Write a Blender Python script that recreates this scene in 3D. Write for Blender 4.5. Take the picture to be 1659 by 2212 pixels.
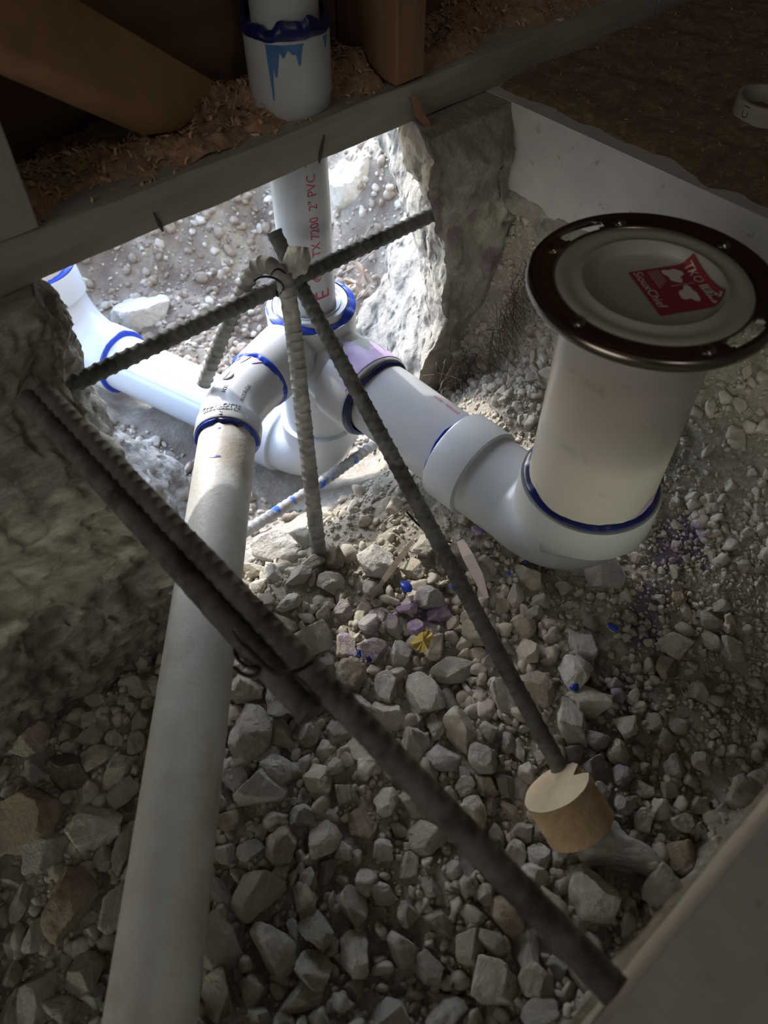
import bpy, bmesh, math, random
import numpy as np
from mathutils import Vector, Matrix

random.seed(7); rng = np.random.default_rng(11)
for o in list(bpy.data.objects): bpy.data.objects.remove(o, do_unlink=True)
scene = bpy.context.scene
col = scene.collection

# ------------------------------------------------------------------ camera
# World: X runs along the outside wall, +Y is outdoors, z = 0 is the top of the concrete slab.
FPX, PITCH, YAW, CAMH = 1674.8, 0.8989, 0.8452, 0.3705
W, H = 1659, 2212
_fh = np.array([math.cos(YAW), math.sin(YAW), 0.]); C_R = np.array([math.sin(YAW), -math.cos(YAW), 0.])
C_A = _fh*math.cos(PITCH) + np.array([0, 0, -math.sin(PITCH)]); C_U = _fh*math.sin(PITCH) + np.array([0, 0, math.cos(PITCH)])
C_O = np.array([0, 0, CAMH])
cd = bpy.data.cameras.new('camera'); cam = bpy.data.objects.new('camera', cd); col.objects.link(cam)
cam.matrix_world = Matrix(((C_R[0], C_U[0], -C_A[0], 0), (C_R[1], C_U[1], -C_A[1], 0), (C_R[2], C_U[2], -C_A[2], CAMH), (0, 0, 0, 1)))
cd.sensor_fit = 'VERTICAL'; cd.sensor_height = 36.0; cd.lens = 36.0*FPX/H
cd.clip_start = 0.01; cd.dof.use_dof = True; cd.dof.focus_distance = 0.86; cd.dof.aperture_fstop = 7.0
scene.camera = cam
def at(px, py, axis, val):
    d = C_R*(px-W/2) + C_U*(H/2-py) + C_A*FPX
    t = (val-C_O[axis])/d[axis]
    return C_O + d*t
def atd(px, py, depth):
    return C_O + (C_R*(px-W/2) + C_U*(H/2-py) + C_A*FPX)*depth/FPX
def depth_of(P): return float((np.asarray(P)-C_O) @ C_A)

# ------------------------------------------------------------------ sky, sun, room light, exposure
SKY_STRENGTH, SUN_STRENGTH, ROOM_WATT, EXPOSURE = 0.86, 1.9, 6.0, 0.90
SUN_DIR = Vector((-0.10, -1.0, -0.73)).normalized()      # the way the sunlight travels
wd = bpy.data.worlds.new('sky'); scene.world = wd; wd.use_nodes = True
nt = wd.node_tree; bg = nt.nodes['Background']; sk = nt.nodes.new('ShaderNodeTexSky')
sk.sky_type = 'NISHITA'; sk.sun_disc = False; sk.sun_elevation = math.asin(-SUN_DIR.z); sk.sun_rotation = math.atan2(-SUN_DIR.x, -SUN_DIR.y)
nt.links.new(sk.outputs[0], bg.inputs[0]); bg.inputs[1].default_value = SKY_STRENGTH
sl = bpy.data.lights.new('sun', 'SUN'); sl.energy = SUN_STRENGTH; sl.angle = 0.009; sl.color = (1, .95, .86)
so = bpy.data.objects.new('sun', sl); col.objects.link(so); so.rotation_euler = SUN_DIR.to_track_quat('-Z', 'Y').to_euler(); so.location = (0, 4, 4)
rl = bpy.data.lights.new('room_light', 'AREA'); rl.energy = ROOM_WATT; rl.shape = 'RECTANGLE'; rl.size = 1.5; rl.size_y = 1.1; rl.color = (1, .93, .84)
ro = bpy.data.objects.new('room_light', rl); col.objects.link(ro); ro.location = (-2.0, .0, .9); ro.rotation_euler = (math.radians(90), 0, math.radians(-90))
cl_ = bpy.data.lights.new('ceiling_fill', 'AREA'); cl_.energy = 1.8; cl_.shape = 'DISK'; cl_.size = .4; cl_.color = (1, .93, .84)  # added fill without a fixture, brightens the plate and framing
clo = bpy.data.objects.new('ceiling_fill', cl_); col.objects.link(clo); clo.location = (.1, -1.5, 2.44)
vs = scene.view_settings; vs.view_transform = 'Standard'; vs.look = 'None'; vs.exposure = EXPOSURE; vs.gamma = 1; vs.use_curve_mapping = False

# ------------------------------------------------------------------ helpers
def vnoise(P, seed=0):
    P = np.asarray(P, float); I = np.floor(P).astype(np.int64); F = P-I; F = F*F*(3-2*F)
    def h(i, j, k):
        n = (i*374761393 + j*668265263 + k*2147483647 + seed*974711) & 0xFFFFFFFF
        n = ((n ^ (n >> 13))*1274126177) & 0xFFFFFFFF
        n = ((n ^ (n >> 16))*2246822519) & 0xFFFFFFFF
        return ((n ^ (n >> 15)) & 0xFFFF)/32767.5-1
    r = 0
    for a in (0, 1):
        for b in (0, 1):
            for c in (0, 1):
                w = (F[..., 0] if a else 1-F[..., 0])*(F[..., 1] if b else 1-F[..., 1])*(F[..., 2] if c else 1-F[..., 2])
                r = r + w*h(I[..., 0]+a, I[..., 1]+b, I[..., 2]+c)
    return r
def fbm(P, oct=4, seed=0, gain=.5):
    P = np.asarray(P, float); s = 0; a = 1
    for o in range(oct): s = s + a*vnoise(P*(2.03**o)+o*17.3, seed+o); a *= gain
    return s
def smooth(t): t = np.clip(t, 0, 1); return t*t*(3-2*t)

def tag(o, label=None, cat=None, group=None, kind=None):
    if label: o['label'] = label
    if cat: o['category'] = cat
    if group: o['group'] = group
    if kind: o['kind'] = kind
    return o
def empty(name, loc):
    o = bpy.data.objects.new(name, None); col.objects.link(o); o.location = loc; o.empty_display_size = .02
    return o
def mesh_np(name, V, F, smooth_shade=True, sharp=None):
    me = bpy.data.meshes.new(name); V = np.asarray(V, np.float32)
    if isinstance(F, np.ndarray):
        n, k = F.shape; me.vertices.add(len(V)); me.vertices.foreach_set('co', V.ravel())
        me.loops.add(n*k); me.loops.foreach_set('vertex_index', F.ravel().astype(np.int32))
        me.polygons.add(n); me.polygons.foreach_set('loop_start', np.arange(0, n*k, k, dtype=np.int32)); me.polygons.foreach_set('loop_total', np.full(n, k, np.int32))
        me.update(calc_edges=True)
    else:
        me.from_pydata(V.tolist(), [], F); me.update()
    me.polygons.foreach_set('use_smooth', np.full(len(me.polygons), smooth_shade))
    if sharp: me.set_sharp_from_angle(angle=math.radians(sharp))
    return me
def obj(name, me, mat, parent=None):
    o = bpy.data.objects.new(name, me); col.objects.link(o)
    if mat and not me.materials: me.materials.append(mat)
    if parent:
        o.parent = parent
        q = parent; off = Vector(parent.location)
        while q.parent: q = q.parent; off += Vector(q.location)
        o.location = -off          # meshes are written in world coordinates
    return o
class MB:
    def __init__(s): s.V = []; s.F = []; s.n = 0
    def add(s, V, F):
        V = [tuple(map(float, v)) for v in V]; s.V += V; s.F += [tuple(int(i)+s.n for i in f) for f in F]; s.n += len(V); return s
    def mesh(s, name, smooth_shade=True, sharp=35): return mesh_np(name, s.V, s.F, smooth_shade, sharp)
    def build(s, name, mat, parent=None, smooth_shade=True, sharp=35): return obj(name, s.mesh(name, smooth_shade, sharp), mat, parent)
def nrm(v): v = np.asarray(v, float); return v/np.linalg.norm(v)
def frames(P):
    P = np.asarray(P, float); T = []
    for i in range(len(P)):
        a = P[i]; j = i
        d = None
        for k in range(i+1, len(P)):
            if np.linalg.norm(P[k]-a) > 1e-7: d = P[k]-a; break
        e = None
        for k in range(i-1, -1, -1):
            if np.linalg.norm(a-P[k]) > 1e-7: e = a-P[k]; break
        if d is None: t = e
        elif e is None: t = d
        else: t = nrm(d)+nrm(e)
        T.append(nrm(t))
    n = np.cross(T[0], [0, 0, 1]);
    if np.linalg.norm(n) < .1: n = np.cross(T[0], [1, 0, 0])
    n = nrm(n); N = []
    for t in T:
        n = nrm(n-t*(n@t)); N.append(n)
    return np.array(T), np.array(N), np.array([np.cross(t, n) for t, n in zip(T, N)])
def sweep(P, R, seg=40, caps=False, rfun=None):
    P = np.asarray(P, float); T, N, B = frames(P); n = len(P)
    R = np.broadcast_to(np.asarray(R, float), (n,)); th = np.linspace(0, 2*math.pi, seg, endpoint=False)
    rr = R[:, None]*np.ones((1, seg))
    if rfun is not None: rr = rr+rfun(np.arange(n)[:, None], th[None, :])
    V = (P[:, None, :] + rr[..., None]*(np.cos(th)[None, :, None]*N[:, None, :] + np.sin(th)[None, :, None]*B[:, None, :])).reshape(-1, 3)
    F = [(i*seg+j, i*seg+(j+1) % seg, (i+1)*seg+(j+1) % seg, (i+1)*seg+j) for i in range(n-1) for j in range(seg)]
    if caps: F += [tuple(range(seg-1, -1, -1)), tuple((n-1)*seg+j for j in range(seg))]
    return V, F
def lathe(P0, axis, prof, seg=64):
    # prof: (radius, distance along axis); works for profiles that run back on themselves
    a = nrm(axis); e = np.cross(a, [0, 0, 1]); e = nrm(e) if np.linalg.norm(e) > .1 else np.array([1., 0, 0]); f = np.cross(a, e); P0 = np.asarray(P0, float)
    V = [P0+a*h+r*(math.cos(t)*e+math.sin(t)*f) for (r, h) in prof for t in np.linspace(0, 2*math.pi, seg, endpoint=False)]
    return V, [(i*seg+j, i*seg+(j+1) % seg, (i+1)*seg+(j+1) % seg, (i+1)*seg+j) for i in range(len(prof)-1) for j in range(seg)]
def arc(c, a, b, r, ang, n=12, start=0):
    # arc about c starting at c + a*r turning towards b
    return [np.asarray(c, float)+np.asarray(a)*r*math.cos(t)+np.asarray(b)*r*math.sin(t) for t in np.linspace(start, ang, n)]
def hexa(P8):
    return P8, [(0, 3, 2, 1), (4, 5, 6, 7), (0, 1, 5, 4), (1, 2, 6, 5), (2, 3, 7, 6), (3, 0, 4, 7)]
def box(x0, x1, y0, y1, z0, z1):
    return hexa([(x0, y0, z0), (x1, y0, z0), (x1, y1, z0), (x0, y1, z0), (x0, y0, z1), (x1, y0, z1), (x1, y1, z1), (x0, y1, z1)])
def bevel_mesh(me, w=.002, seg=1):
    bm = bmesh.new(); bm.from_mesh(me); bmesh.ops.bevel(bm, geom=bm.edges[:], offset=w, segments=seg, affect='EDGES', profile=.5); bm.to_mesh(me); bm.free()
    me.polygons.foreach_set('use_smooth', np.full(len(me.polygons), True)); me.set_sharp_from_angle(angle=math.radians(40)); return me
def text_bm(s, size, extrude=0.):
    cu = bpy.data.curves.new('t', 'FONT'); cu.body = s; cu.size = size; cu.extrude = extrude; cu.resolution_u = 3
    o = bpy.data.objects.new('t', cu); col.objects.link(o); bpy.context.view_layer.update()
    dg = bpy.context.evaluated_depsgraph_get(); me = bpy.data.meshes.new_from_object(o.evaluated_get(dg))
    bm = bmesh.new(); bm.from_mesh(me); bpy.data.objects.remove(o); bpy.data.curves.remove(cu); bpy.data.meshes.remove(me)
    return bm
def wrap_text(name, s, size, P0, axis, up, R, mat, parent, extrude=0., squeeze=1., shift=0., lift=.0003, flip=1):
    """lettering on a round pipe: x runs along axis from P0, letter tops turn round the pipe from the direction `up`"""
    bm = text_bm(s, size, extrude)
    for k in range(-3, 12):
        g = bm.verts[:]+bm.edges[:]+bm.faces[:]
        bmesh.ops.bisect_plane(bm, geom=g, plane_co=(0, k*size*.16, 0), plane_no=(0, 1, 0))
    a = nrm(axis); u = nrm(np.asarray(up)-a*(np.asarray(up)@a)); w = np.cross(u, a)*-1*flip
    P0 = np.asarray(P0, float)
    for v in bm.verts:
        ph = v.co.y/R + shift; r = R+lift+max(v.co.z, 0)
        q = P0+a*v.co.x*squeeze+(u*math.cos(ph)+w*math.sin(ph))*r
        v.co = q
    me = bpy.data.meshes.new(name); bm.to_mesh(me); bm.free()
    return obj(name, me, mat, parent)

# ------------------------------------------------------------------ materials
def mat(name, base, rough=.6, c2=None, scale=30., detail=5., c3=None, c3scale=8., c3lo=.5, c3hi=.65, bump=0., bscale=None, metal=0., stretch=None, spec=.4, rand=0., coat=0.):
    m = bpy.data.materials.new(name); m.use_nodes = True; t = m.node_tree; L = t.links; b = t.nodes['Principled BSDF']
    b.inputs['Roughness'].default_value = rough; b.inputs['Metallic'].default_value = metal; b.inputs['Specular IOR Level'].default_value = spec
    if coat: b.inputs['Coat Weight'].default_value = coat
    def N(k): return t.nodes.new(k)
    tc = N('ShaderNodeTexCoord'); mp = N('ShaderNodeMapping'); L.new(tc.outputs['Object'], mp.inputs[0])
    if stretch: mp.inputs['Scale'].default_value = stretch
    cur = None
    def rgb(c):
        n = N('ShaderNodeRGB'); n.outputs[0].default_value = (*c, 1); return n.outputs[0]
    cur = rgb(base)
    def noise(sc, det):
        n = N('ShaderNodeTexNoise'); n.inputs['Scale'].default_value = sc; n.inputs['Detail'].default_value = det; n.inputs['Roughness'].default_value = .62
        L.new(mp.outputs[0], n.inputs['Vector']); return n.outputs[0]
    def mix(f, a, bb):
        n = N('ShaderNodeMix'); n.data_type = 'RGBA'; L.new(f, n.inputs[0]); L.new(a, n.inputs[6]); L.new(bb, n.inputs[7]); return n.outputs[2]
    def ramp(f, lo, hi):
        n = N('ShaderNodeMapRange'); n.inputs[1].default_value = lo; n.inputs[2].default_value = hi; L.new(f, n.inputs[0]); return n.outputs[0]
    if c2: cur = mix(ramp(noise(scale, detail), .35, .65), cur, rgb(c2))
    if c3: cur = mix(ramp(noise(c3scale, 6), c3lo, c3hi), cur, rgb(c3))
    if rand:
        oi = N('ShaderNodeObjectInfo'); hs = N('ShaderNodeHueSaturation'); L.new(cur, hs.inputs['Color'])
        mr = N('ShaderNodeMapRange'); mr.inputs[3].default_value = 1-rand; mr.inputs[4].default_value = 1+rand; L.new(oi.outputs['Random'], mr.inputs[0]); L.new(mr.outputs[0], hs.inputs['Value'])
        mth = N('ShaderNodeMath'); mth.operation = 'FRACT'; m2 = N('ShaderNodeMath'); m2.operation = 'MULTIPLY'; m2.inputs[1].default_value = 37.7
        L.new(oi.outputs['Random'], m2.inputs[0]); L.new(m2.outputs[0], mth.inputs[0])
        ms = N('ShaderNodeMapRange'); ms.inputs[3].default_value = .55; ms.inputs[4].default_value = 1.35; L.new(mth.outputs[0], ms.inputs[0]); L.new(ms.outputs[0], hs.inputs['Saturation'])
        cur = hs.outputs[0]
    L.new(cur, b.inputs['Base Color'])
    if bump:
        bp = N('ShaderNodeBump'); bp.inputs['Strength'].default_value = bump; bp.inputs['Distance'].default_value = .004
        L.new(noise(bscale or scale*2, 8), bp.inputs['Height']); L.new(bp.outputs[0], b.inputs['Normal'])
    m['cur'] = cur.node.name
    return m
M = {}
M['pvc'] = mat('white_pvc', (.49, .515, .545), .25, (.46, .485, .51), 9, spec=.5)
M['pvc_dusty'] = mat('dusty_pvc', (.54, .545, .535), .45, (.46, .45, .415), 25, c3=(.36, .32, .255), c3scale=11, c3lo=.51, c3hi=.66, bump=.2, bscale=240)
M['pvc_cream'] = mat('cream_pvc', (.54, .515, .46), .27, (.50, .475, .425), 10, c3=(.40, .38, .33), c3scale=40, c3lo=.62, c3hi=.72)
M['pvc_offcut'] = mat('grey_brown_offcut_plastic', (.34, .31, .28), .6, (.28, .25, .22), 30)  # plain grey-brown base, tuned darker than the other plastic
M['clod'] = mat('earth_clods', (.30, .25, .20), .97, (.21, .17, .135), 60, c3=(.40, .35, .29), c3scale=35, bump=.6, bscale=200)
M['pvc_grey'] = mat('grey_cap_plastic', (.42, .405, .36), .4, (.37, .36, .32), 14)  # plain grey base, only tuned darker than the pipes
M['blue'] = mat('blue_solvent_cement', (.012, .035, .34), .3, (.02, .07, .5), 40)
M['navy'] = mat('dark_blue_solvent_cement', (.008, .012, .075), .3, (.012, .02, .13), 40)
M['cyan'] = mat('light_blue_cement_smear', (.06, .28, .75), .35, (.12, .4, .85), 60)
M['teal'] = mat('thin_blue_cement_run', (.04, .13, .32), .4, (.08, .20, .42), 60)
M['primer'] = mat('purple_primer', (.40, .27, .55), .35, (.55, .45, .66), 45)
M['print'] = mat('red_printing_ink', (.48, .06, .09), .5)
M['print_faint'] = mat('faded_red_printing_ink', (.42, .25, .25), .5)
M['ink_dark'] = mat('dark_printing_ink', (.05, .035, .035), .6)
M['steel'] = mat('stainless_steel', (.30, .27, .245), .24, (.24, .2, .17), 12, metal=1., c3=(.2, .12, .07), c3scale=9, c3lo=.56, c3hi=.74)
M['steel_bright'] = mat('bright_steel', (.55, .54, .53), .18, metal=1.)
M['rebar'] = mat('dusty_rebar_steel', (.095, .092, .088), .8, (.155, .15, .143), 50, c3=(.05, .045, .04), c3scale=30, bump=.35, bscale=300)
M['rebar_chalky'] = mat('chalk_coated_rebar', (.34, .335, .325), .85, (.22, .215, .205), 60, c3=(.50, .495, .48), c3scale=25, bump=.4, bscale=300)
M['rebar_blue'] = mat('blue_stained_rebar', (.36, .37, .38), .8, (.26, .26, .26), 60, c3=(.03, .12, .5), c3scale=45, c3lo=.56, c3hi=.62, bump=.3, bscale=300)
M['wire'] = mat('black_tie_wire', (.03, .027, .025), .6, metal=.6)
M['wire_bright'] = mat('bright_wire', (.5, .48, .45), .35, metal=.8)
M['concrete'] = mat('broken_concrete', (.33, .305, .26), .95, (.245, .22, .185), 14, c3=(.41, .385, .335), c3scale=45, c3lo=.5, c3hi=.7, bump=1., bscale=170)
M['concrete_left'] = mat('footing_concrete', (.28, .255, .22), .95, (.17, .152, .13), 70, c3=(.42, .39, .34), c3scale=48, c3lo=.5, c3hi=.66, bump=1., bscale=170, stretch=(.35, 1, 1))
M['slab'] = mat('sawn_concrete', (.46, .46, .44), .85, (.40, .40, .385), 28, c3=(.30, .29, .27), c3scale=55, c3lo=.64, c3hi=.68, bump=.12, bscale=200)
M['stone'] = mat('limestone', (.58, .54, .46), .95, (.44, .405, .345), 2.6, c3=(.66, .625, .55), c3scale=1.3, bump=.8, bscale=9, rand=.2)
M['stone_brown'] = mat('brown_limestone', (.44, .385, .31), .95, (.33, .28, .225), 2.6, c3=(.52, .47, .39), c3scale=1.3, bump=.9, bscale=8, rand=.12)
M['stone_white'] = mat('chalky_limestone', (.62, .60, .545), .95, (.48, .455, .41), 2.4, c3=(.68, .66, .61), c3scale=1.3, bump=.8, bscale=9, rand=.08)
M['stone_purple'] = mat('primer_stained_limestone', (.52, .485, .42), .9, (.40, .36, .33), 2.6, c3=(.42, .36, .47), c3scale=1.1, c3lo=.45, c3hi=.62, bump=.8, bscale=9, rand=.1)
M['stone_violet'] = mat('violet_primer_stone', (.38, .24, .50), .85, (.52, .43, .58), 2.2, c3=(.55, .50, .46), c3scale=1.2, c3lo=.5, c3hi=.62, bump=.7, bscale=9)
M['stone_dark'] = mat('dark_crusted_stone', (.14, .12, .10), .95, (.24, .21, .17), 3, bump=1., bscale=6)
M['pebble'] = mat('limestone_pebbles', (.52, .48, .405), .95, (.35, .32, .265), 60, c3=(.56, .53, .465), c3scale=35, bump=.4, bscale=200)
M['wood_plug'] = mat('cut_pine', (.62, .46, .29), .8, (.50, .35, .21), 90, stretch=(1, 1, .25), bump=.6, bscale=160)
M['wood_end'] = mat('pale_end_grain', (.74, .60, .41), .8, (.66, .52, .34), 60, bump=.4, bscale=120)
M['plate'] = mat('dirty_grey_lumber', (.33, .305, .27), .9, (.23, .205, .175), 30, c3=(.46, .43, .39), c3scale=18, c3lo=.55, c3hi=.75, stretch=(.12, 1, 1), bump=.35, bscale=90)
M['brace'] = mat('orange_brown_lumber', (.40, .235, .115), .75, (.30, .165, .075), 22, bump=.25, bscale=60)
M['stud'] = mat('brown_stud_lumber', (.27, .155, .085), .8, (.19, .105, .055), 40, stretch=(1, 1, .08), bump=.3, bscale=70)
M['stud_light'] = mat('grey_stud_lumber', (.36, .345, .32), .85, (.29, .275, .25), 40, stretch=(1, 1, .08), bump=.2, bscale=70)
M['sheath'] = mat('dark_brown_sheathing', (.17, .095, .055), .9, (.10, .06, .038), 25, stretch=(.1, 1, 1), bump=.4, bscale=60)
M['sawdust'] = mat('sawdust', (.22, .145, .09), .95, (.155, .10, .065), 60, c3=(.29, .205, .13), c3scale=90, bump=.9, bscale=260)
M['sawdust_brightened'] = mat('brightened_sawdust', (.46, .29, .18), .95, (.34, .205, .125), 60, c3=(.56, .38, .25), c3scale=90, bump=.9, bscale=260)  # same sawdust, colour brightened to make up for dim light on the plate
M['shaving'] = mat('wood_shavings', (.60, .41, .27), .9, (.42, .26, .16), 70)
M['foam'] = mat('dusty_insulation_lump', (.46, .36, .24), .95, (.36, .27, .17), 40, bump=.6, bscale=120)
M['plaster'] = mat('painted_plaster', (.42, .39, .35), .9, (.38, .35, .31), 12)
M['leaf'] = mat('dry_leaf', (.42, .33, .25), .8, (.30, .22, .16), 60)
M['leaf_yellow'] = mat('yellow_leaf', (.62, .50, .12), .75, (.5, .36, .1), 60)
M['twig'] = mat('dry_twig', (.23, .18, .14), .9, (.32, .27, .22), 80)
M['root'] = mat('root_fibres', (.075, .052, .035), .95, (.13, .09, .06), 80)
M['strip'] = mat('pink_grey_plastic_strip', (.50, .42, .38), .6, (.40, .35, .30), 40)
M['sticker'] = mat('maroon_sticker', (.26, .035, .045), .45)
M['sticker_white'] = mat('sticker_white_print', (.62, .58, .54), .5)
M['sticker_black'] = mat('sticker_barcode_ink', (.06, .055, .05), .5)

def stain(m, spots, colour, k=.75):
    t = m.node_tree; L = t.links; b = t.nodes['Principled BSDF']; cur = b.inputs['Base Color'].links[0].from_socket; N = t.nodes.new; tc = N('ShaderNodeTexCoord')
    n2 = N('ShaderNodeTexNoise'); n2.inputs['Scale'].default_value = 60; n2.inputs['Detail'].default_value = 6; L.new(tc.outputs['Object'], n2.inputs['Vector'])
    for (P, r) in spots:
        ds = N('ShaderNodeVectorMath'); ds.operation = 'DISTANCE'; L.new(tc.outputs['Object'], ds.inputs[0]); ds.inputs[1].default_value = P
        ad = N('ShaderNodeMath'); ad.operation = 'MULTIPLY_ADD'; L.new(n2.outputs[0], ad.inputs[0]); ad.inputs[1].default_value = .02; L.new(ds.outputs['Value'], ad.inputs[2])
        rr = N('ShaderNodeMapRange'); rr.inputs[1].default_value = r+.013; rr.inputs[2].default_value = r+.008; L.new(ad.outputs[0], rr.inputs[0])
        mk = N('ShaderNodeMath'); mk.operation = 'MULTIPLY'; mk.inputs[1].default_value = k; L.new(rr.outputs[0], mk.inputs[0])
        mm = N('ShaderNodeMix'); mm.data_type = 'RGBA'; L.new(mk.outputs[0], mm.inputs[0]); L.new(cur, mm.inputs[6]); mm.inputs[7].default_value = (*colour, 1); cur = mm.outputs[2]
    L.new(cur, b.inputs['Base Color'])
stain(M['concrete'], [(at(x, y, 1, .535), r) for x, y, r in ((980, 507, .010), (1055, 560, .015), (1020, 465, .008), (945, 490, .008), (935, 440, .008))], (.20, .14, .19))
# soil: pale dust over darker earth outdoors, with stains of spilt purple primer
def soil_material():
    m = mat('soil', (.43, .40, .34), .97, (.33, .30, .25), 45, c3=(.51, .48, .415), c3scale=120, bump=1., bscale=230)
    t = m.node_tree; L = t.links; b = t.nodes['Principled BSDF']; src = b.inputs['Base Color'].links[0].from_socket
    tc = t.nodes.new('ShaderNodeTexCoord'); sep = t.nodes.new('ShaderNodeSeparateXYZ'); L.new(tc.outputs['Object'], sep.inputs[0])
    def N(k): return t.nodes.new(k)
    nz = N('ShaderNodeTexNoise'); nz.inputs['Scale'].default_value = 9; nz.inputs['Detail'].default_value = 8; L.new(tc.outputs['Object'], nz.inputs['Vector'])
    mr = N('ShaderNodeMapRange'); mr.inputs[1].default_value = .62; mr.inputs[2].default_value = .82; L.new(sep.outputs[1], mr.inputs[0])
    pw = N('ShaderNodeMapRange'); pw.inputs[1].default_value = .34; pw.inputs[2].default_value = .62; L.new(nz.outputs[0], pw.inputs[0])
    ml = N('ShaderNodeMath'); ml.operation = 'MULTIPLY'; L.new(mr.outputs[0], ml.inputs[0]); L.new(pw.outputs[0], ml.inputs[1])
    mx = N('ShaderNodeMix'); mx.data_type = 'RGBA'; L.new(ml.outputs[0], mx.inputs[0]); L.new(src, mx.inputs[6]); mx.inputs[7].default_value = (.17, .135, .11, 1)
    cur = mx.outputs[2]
    n2 = N('ShaderNodeTexNoise'); n2.inputs['Scale'].default_value = 55; n2.inputs['Detail'].default_value = 6; L.new(tc.outputs['Object'], n2.inputs['Vector'])
    for (px, py, z, r) in ((1500, 1150, -.29, .040), (1455, 1185, -.295, .042), (1400, 1290, -.31, .032), (1390, 1360, -.315, .03), (925, 1310, -.32, .036), (1345, 1500, -.32, .036)):
        P = at(px, py, 2, z); ds = N('ShaderNodeVectorMath'); ds.operation = 'DISTANCE'; L.new(tc.outputs['Object'], ds.inputs[0]); ds.inputs[1].default_value = P
        ad = N('ShaderNodeMath'); ad.operation = 'MULTIPLY_ADD'; L.new(n2.outputs[0], ad.inputs[0]); ad.inputs[1].default_value = -.05; L.new(ds.outputs['Value'], ad.inputs[2])
        rr = N('ShaderNodeMapRange'); rr.inputs[1].default_value = r-.025; rr.inputs[2].default_value = r-.045; L.new(ad.outputs[0], rr.inputs[0])
        mk = N('ShaderNodeMath'); mk.operation = 'MULTIPLY'; mk.inputs[1].default_value = .8; L.new(rr.outputs[0], mk.inputs[0])
        mm = N('ShaderNodeMix'); mm.data_type = 'RGBA'; L.new(mk.outputs[0], mm.inputs[0]); L.new(cur, mm.inputs[6]); mm.inputs[7].default_value = (.14, .10, .19, 1); cur = mm.outputs[2]
    L.new(cur, b.inputs['Base Color'])
    return m
M['soil'] = soil_material()
stain(M['pebble'], [(at(x, y, 2, z), r) for x, y, z, r in ((1500, 1150, -.285, .012), (1455, 1185, -.29, .016), (1400, 1290, -.305, .010), (1385, 1350, -.31, .010), (925, 1310, -.315, .016), (1345, 1500, -.315, .012))], (.24, .17, .30), .6)

# ------------------------------------------------------------------ ground
def ground(X, Y, rough=True):
    X = np.asarray(X, float); Y = np.asarray(Y, float)
    z = -.325 + 0*X
    z = z - .03*smooth((-.02-X)/.2)
    inside = 1-smooth((Y-.40)/.24)
    z = z - .195*(1-inside)
    bank = (.22*smooth((X-.46)/.16)+.78*smooth((X-.600-.018*np.sin(Y*17))/.085))*(1-smooth((Y-.60)/.10))
    z = z + bank*(.215 + .195*(1-inside))
    near = smooth((-.03-Y)/.05)
    z = z + near*.12*(1-bank)
    out = smooth((Y-.80)/.1)
    far = smooth((Y-1.16-.05*np.sin(X*7))/.30)
    side = smooth((X-.66)/.30)*out
    z = z + np.maximum(far, side)*.26*np.where(Y > .8, 1, 0)
    if rough:
        P = np.stack([X, Y, 0*X], -1)
        z = z + .022*np.where(Y > .78, 1, 0)*smooth((Y-.78)/.2)*fbm(P*9, 4, 5) + .010*fbm(P*14, 4, 3) + .020*np.maximum(far, bank)*fbm(P*26, 5, 9, .6)
    return z
def hit_ground(px, py, lift=0.):
    d = C_R*(px-W/2) + C_U*(H/2-py) + C_A*FPX; lo, hi = .2/FPX, 2.4/FPX
    t = np.linspace(lo, hi, 900); P = C_O+t[:, None]*d; below = P[:, 2] < ground(P[:, 0], P[:, 1], False)+lift
    i = int(np.argmax(below)) if below.any() else 899
    return P[i]
gx = np.arange(-.7, 1.6, .0052); gy = np.arange(-.30, 2.0, .0052)
GX, GY = np.meshgrid(gx, gy, indexing='ij'); GZ = ground(GX, GY)
nx, ny = GX.shape; idx = np.arange(nx*ny).reshape(nx, ny)
F = np.stack([idx[:-1, :-1], idx[1:, :-1], idx[1:, 1:], idx[:-1, 1:]], -1).reshape(-1, 4)
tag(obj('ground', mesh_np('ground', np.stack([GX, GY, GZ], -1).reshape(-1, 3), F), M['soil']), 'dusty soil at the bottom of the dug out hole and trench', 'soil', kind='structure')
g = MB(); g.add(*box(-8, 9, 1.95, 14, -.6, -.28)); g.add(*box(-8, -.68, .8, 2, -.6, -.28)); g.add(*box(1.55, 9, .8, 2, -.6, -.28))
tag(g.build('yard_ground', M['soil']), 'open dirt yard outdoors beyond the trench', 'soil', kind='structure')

# ------------------------------------------------------------------ floor slab (a rectangular hole is cut in it)
NEAR_Y, RIGHT_X, T = -.0344, .6631, .10
def slab_piece(x0, x1, y0, y1, edge):
    # a slab block whose sawn edge is finely gridded so that its foot can be ragged
    mb = MB(); mb.add(*box(x0, x1, y0, y1, -T, 0)); return mb
fl = MB()
fl.add(*box(RIGHT_X, 2.6, NEAR_Y, .60, -T, 0)); fl.add(*box(-2.2, 2.6, -2.6, NEAR_Y, -T, 0)); fl.add(*box(-2.2, -.55, NEAR_Y, .60, -T, 0))
tag(fl.build('floor', M['slab'], smooth_shade=False, sharp=None), 'grey concrete slab with a rectangular hole sawn through it', 'floor', kind='structure')
floor_o = bpy.data.objects['floor']
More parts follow.
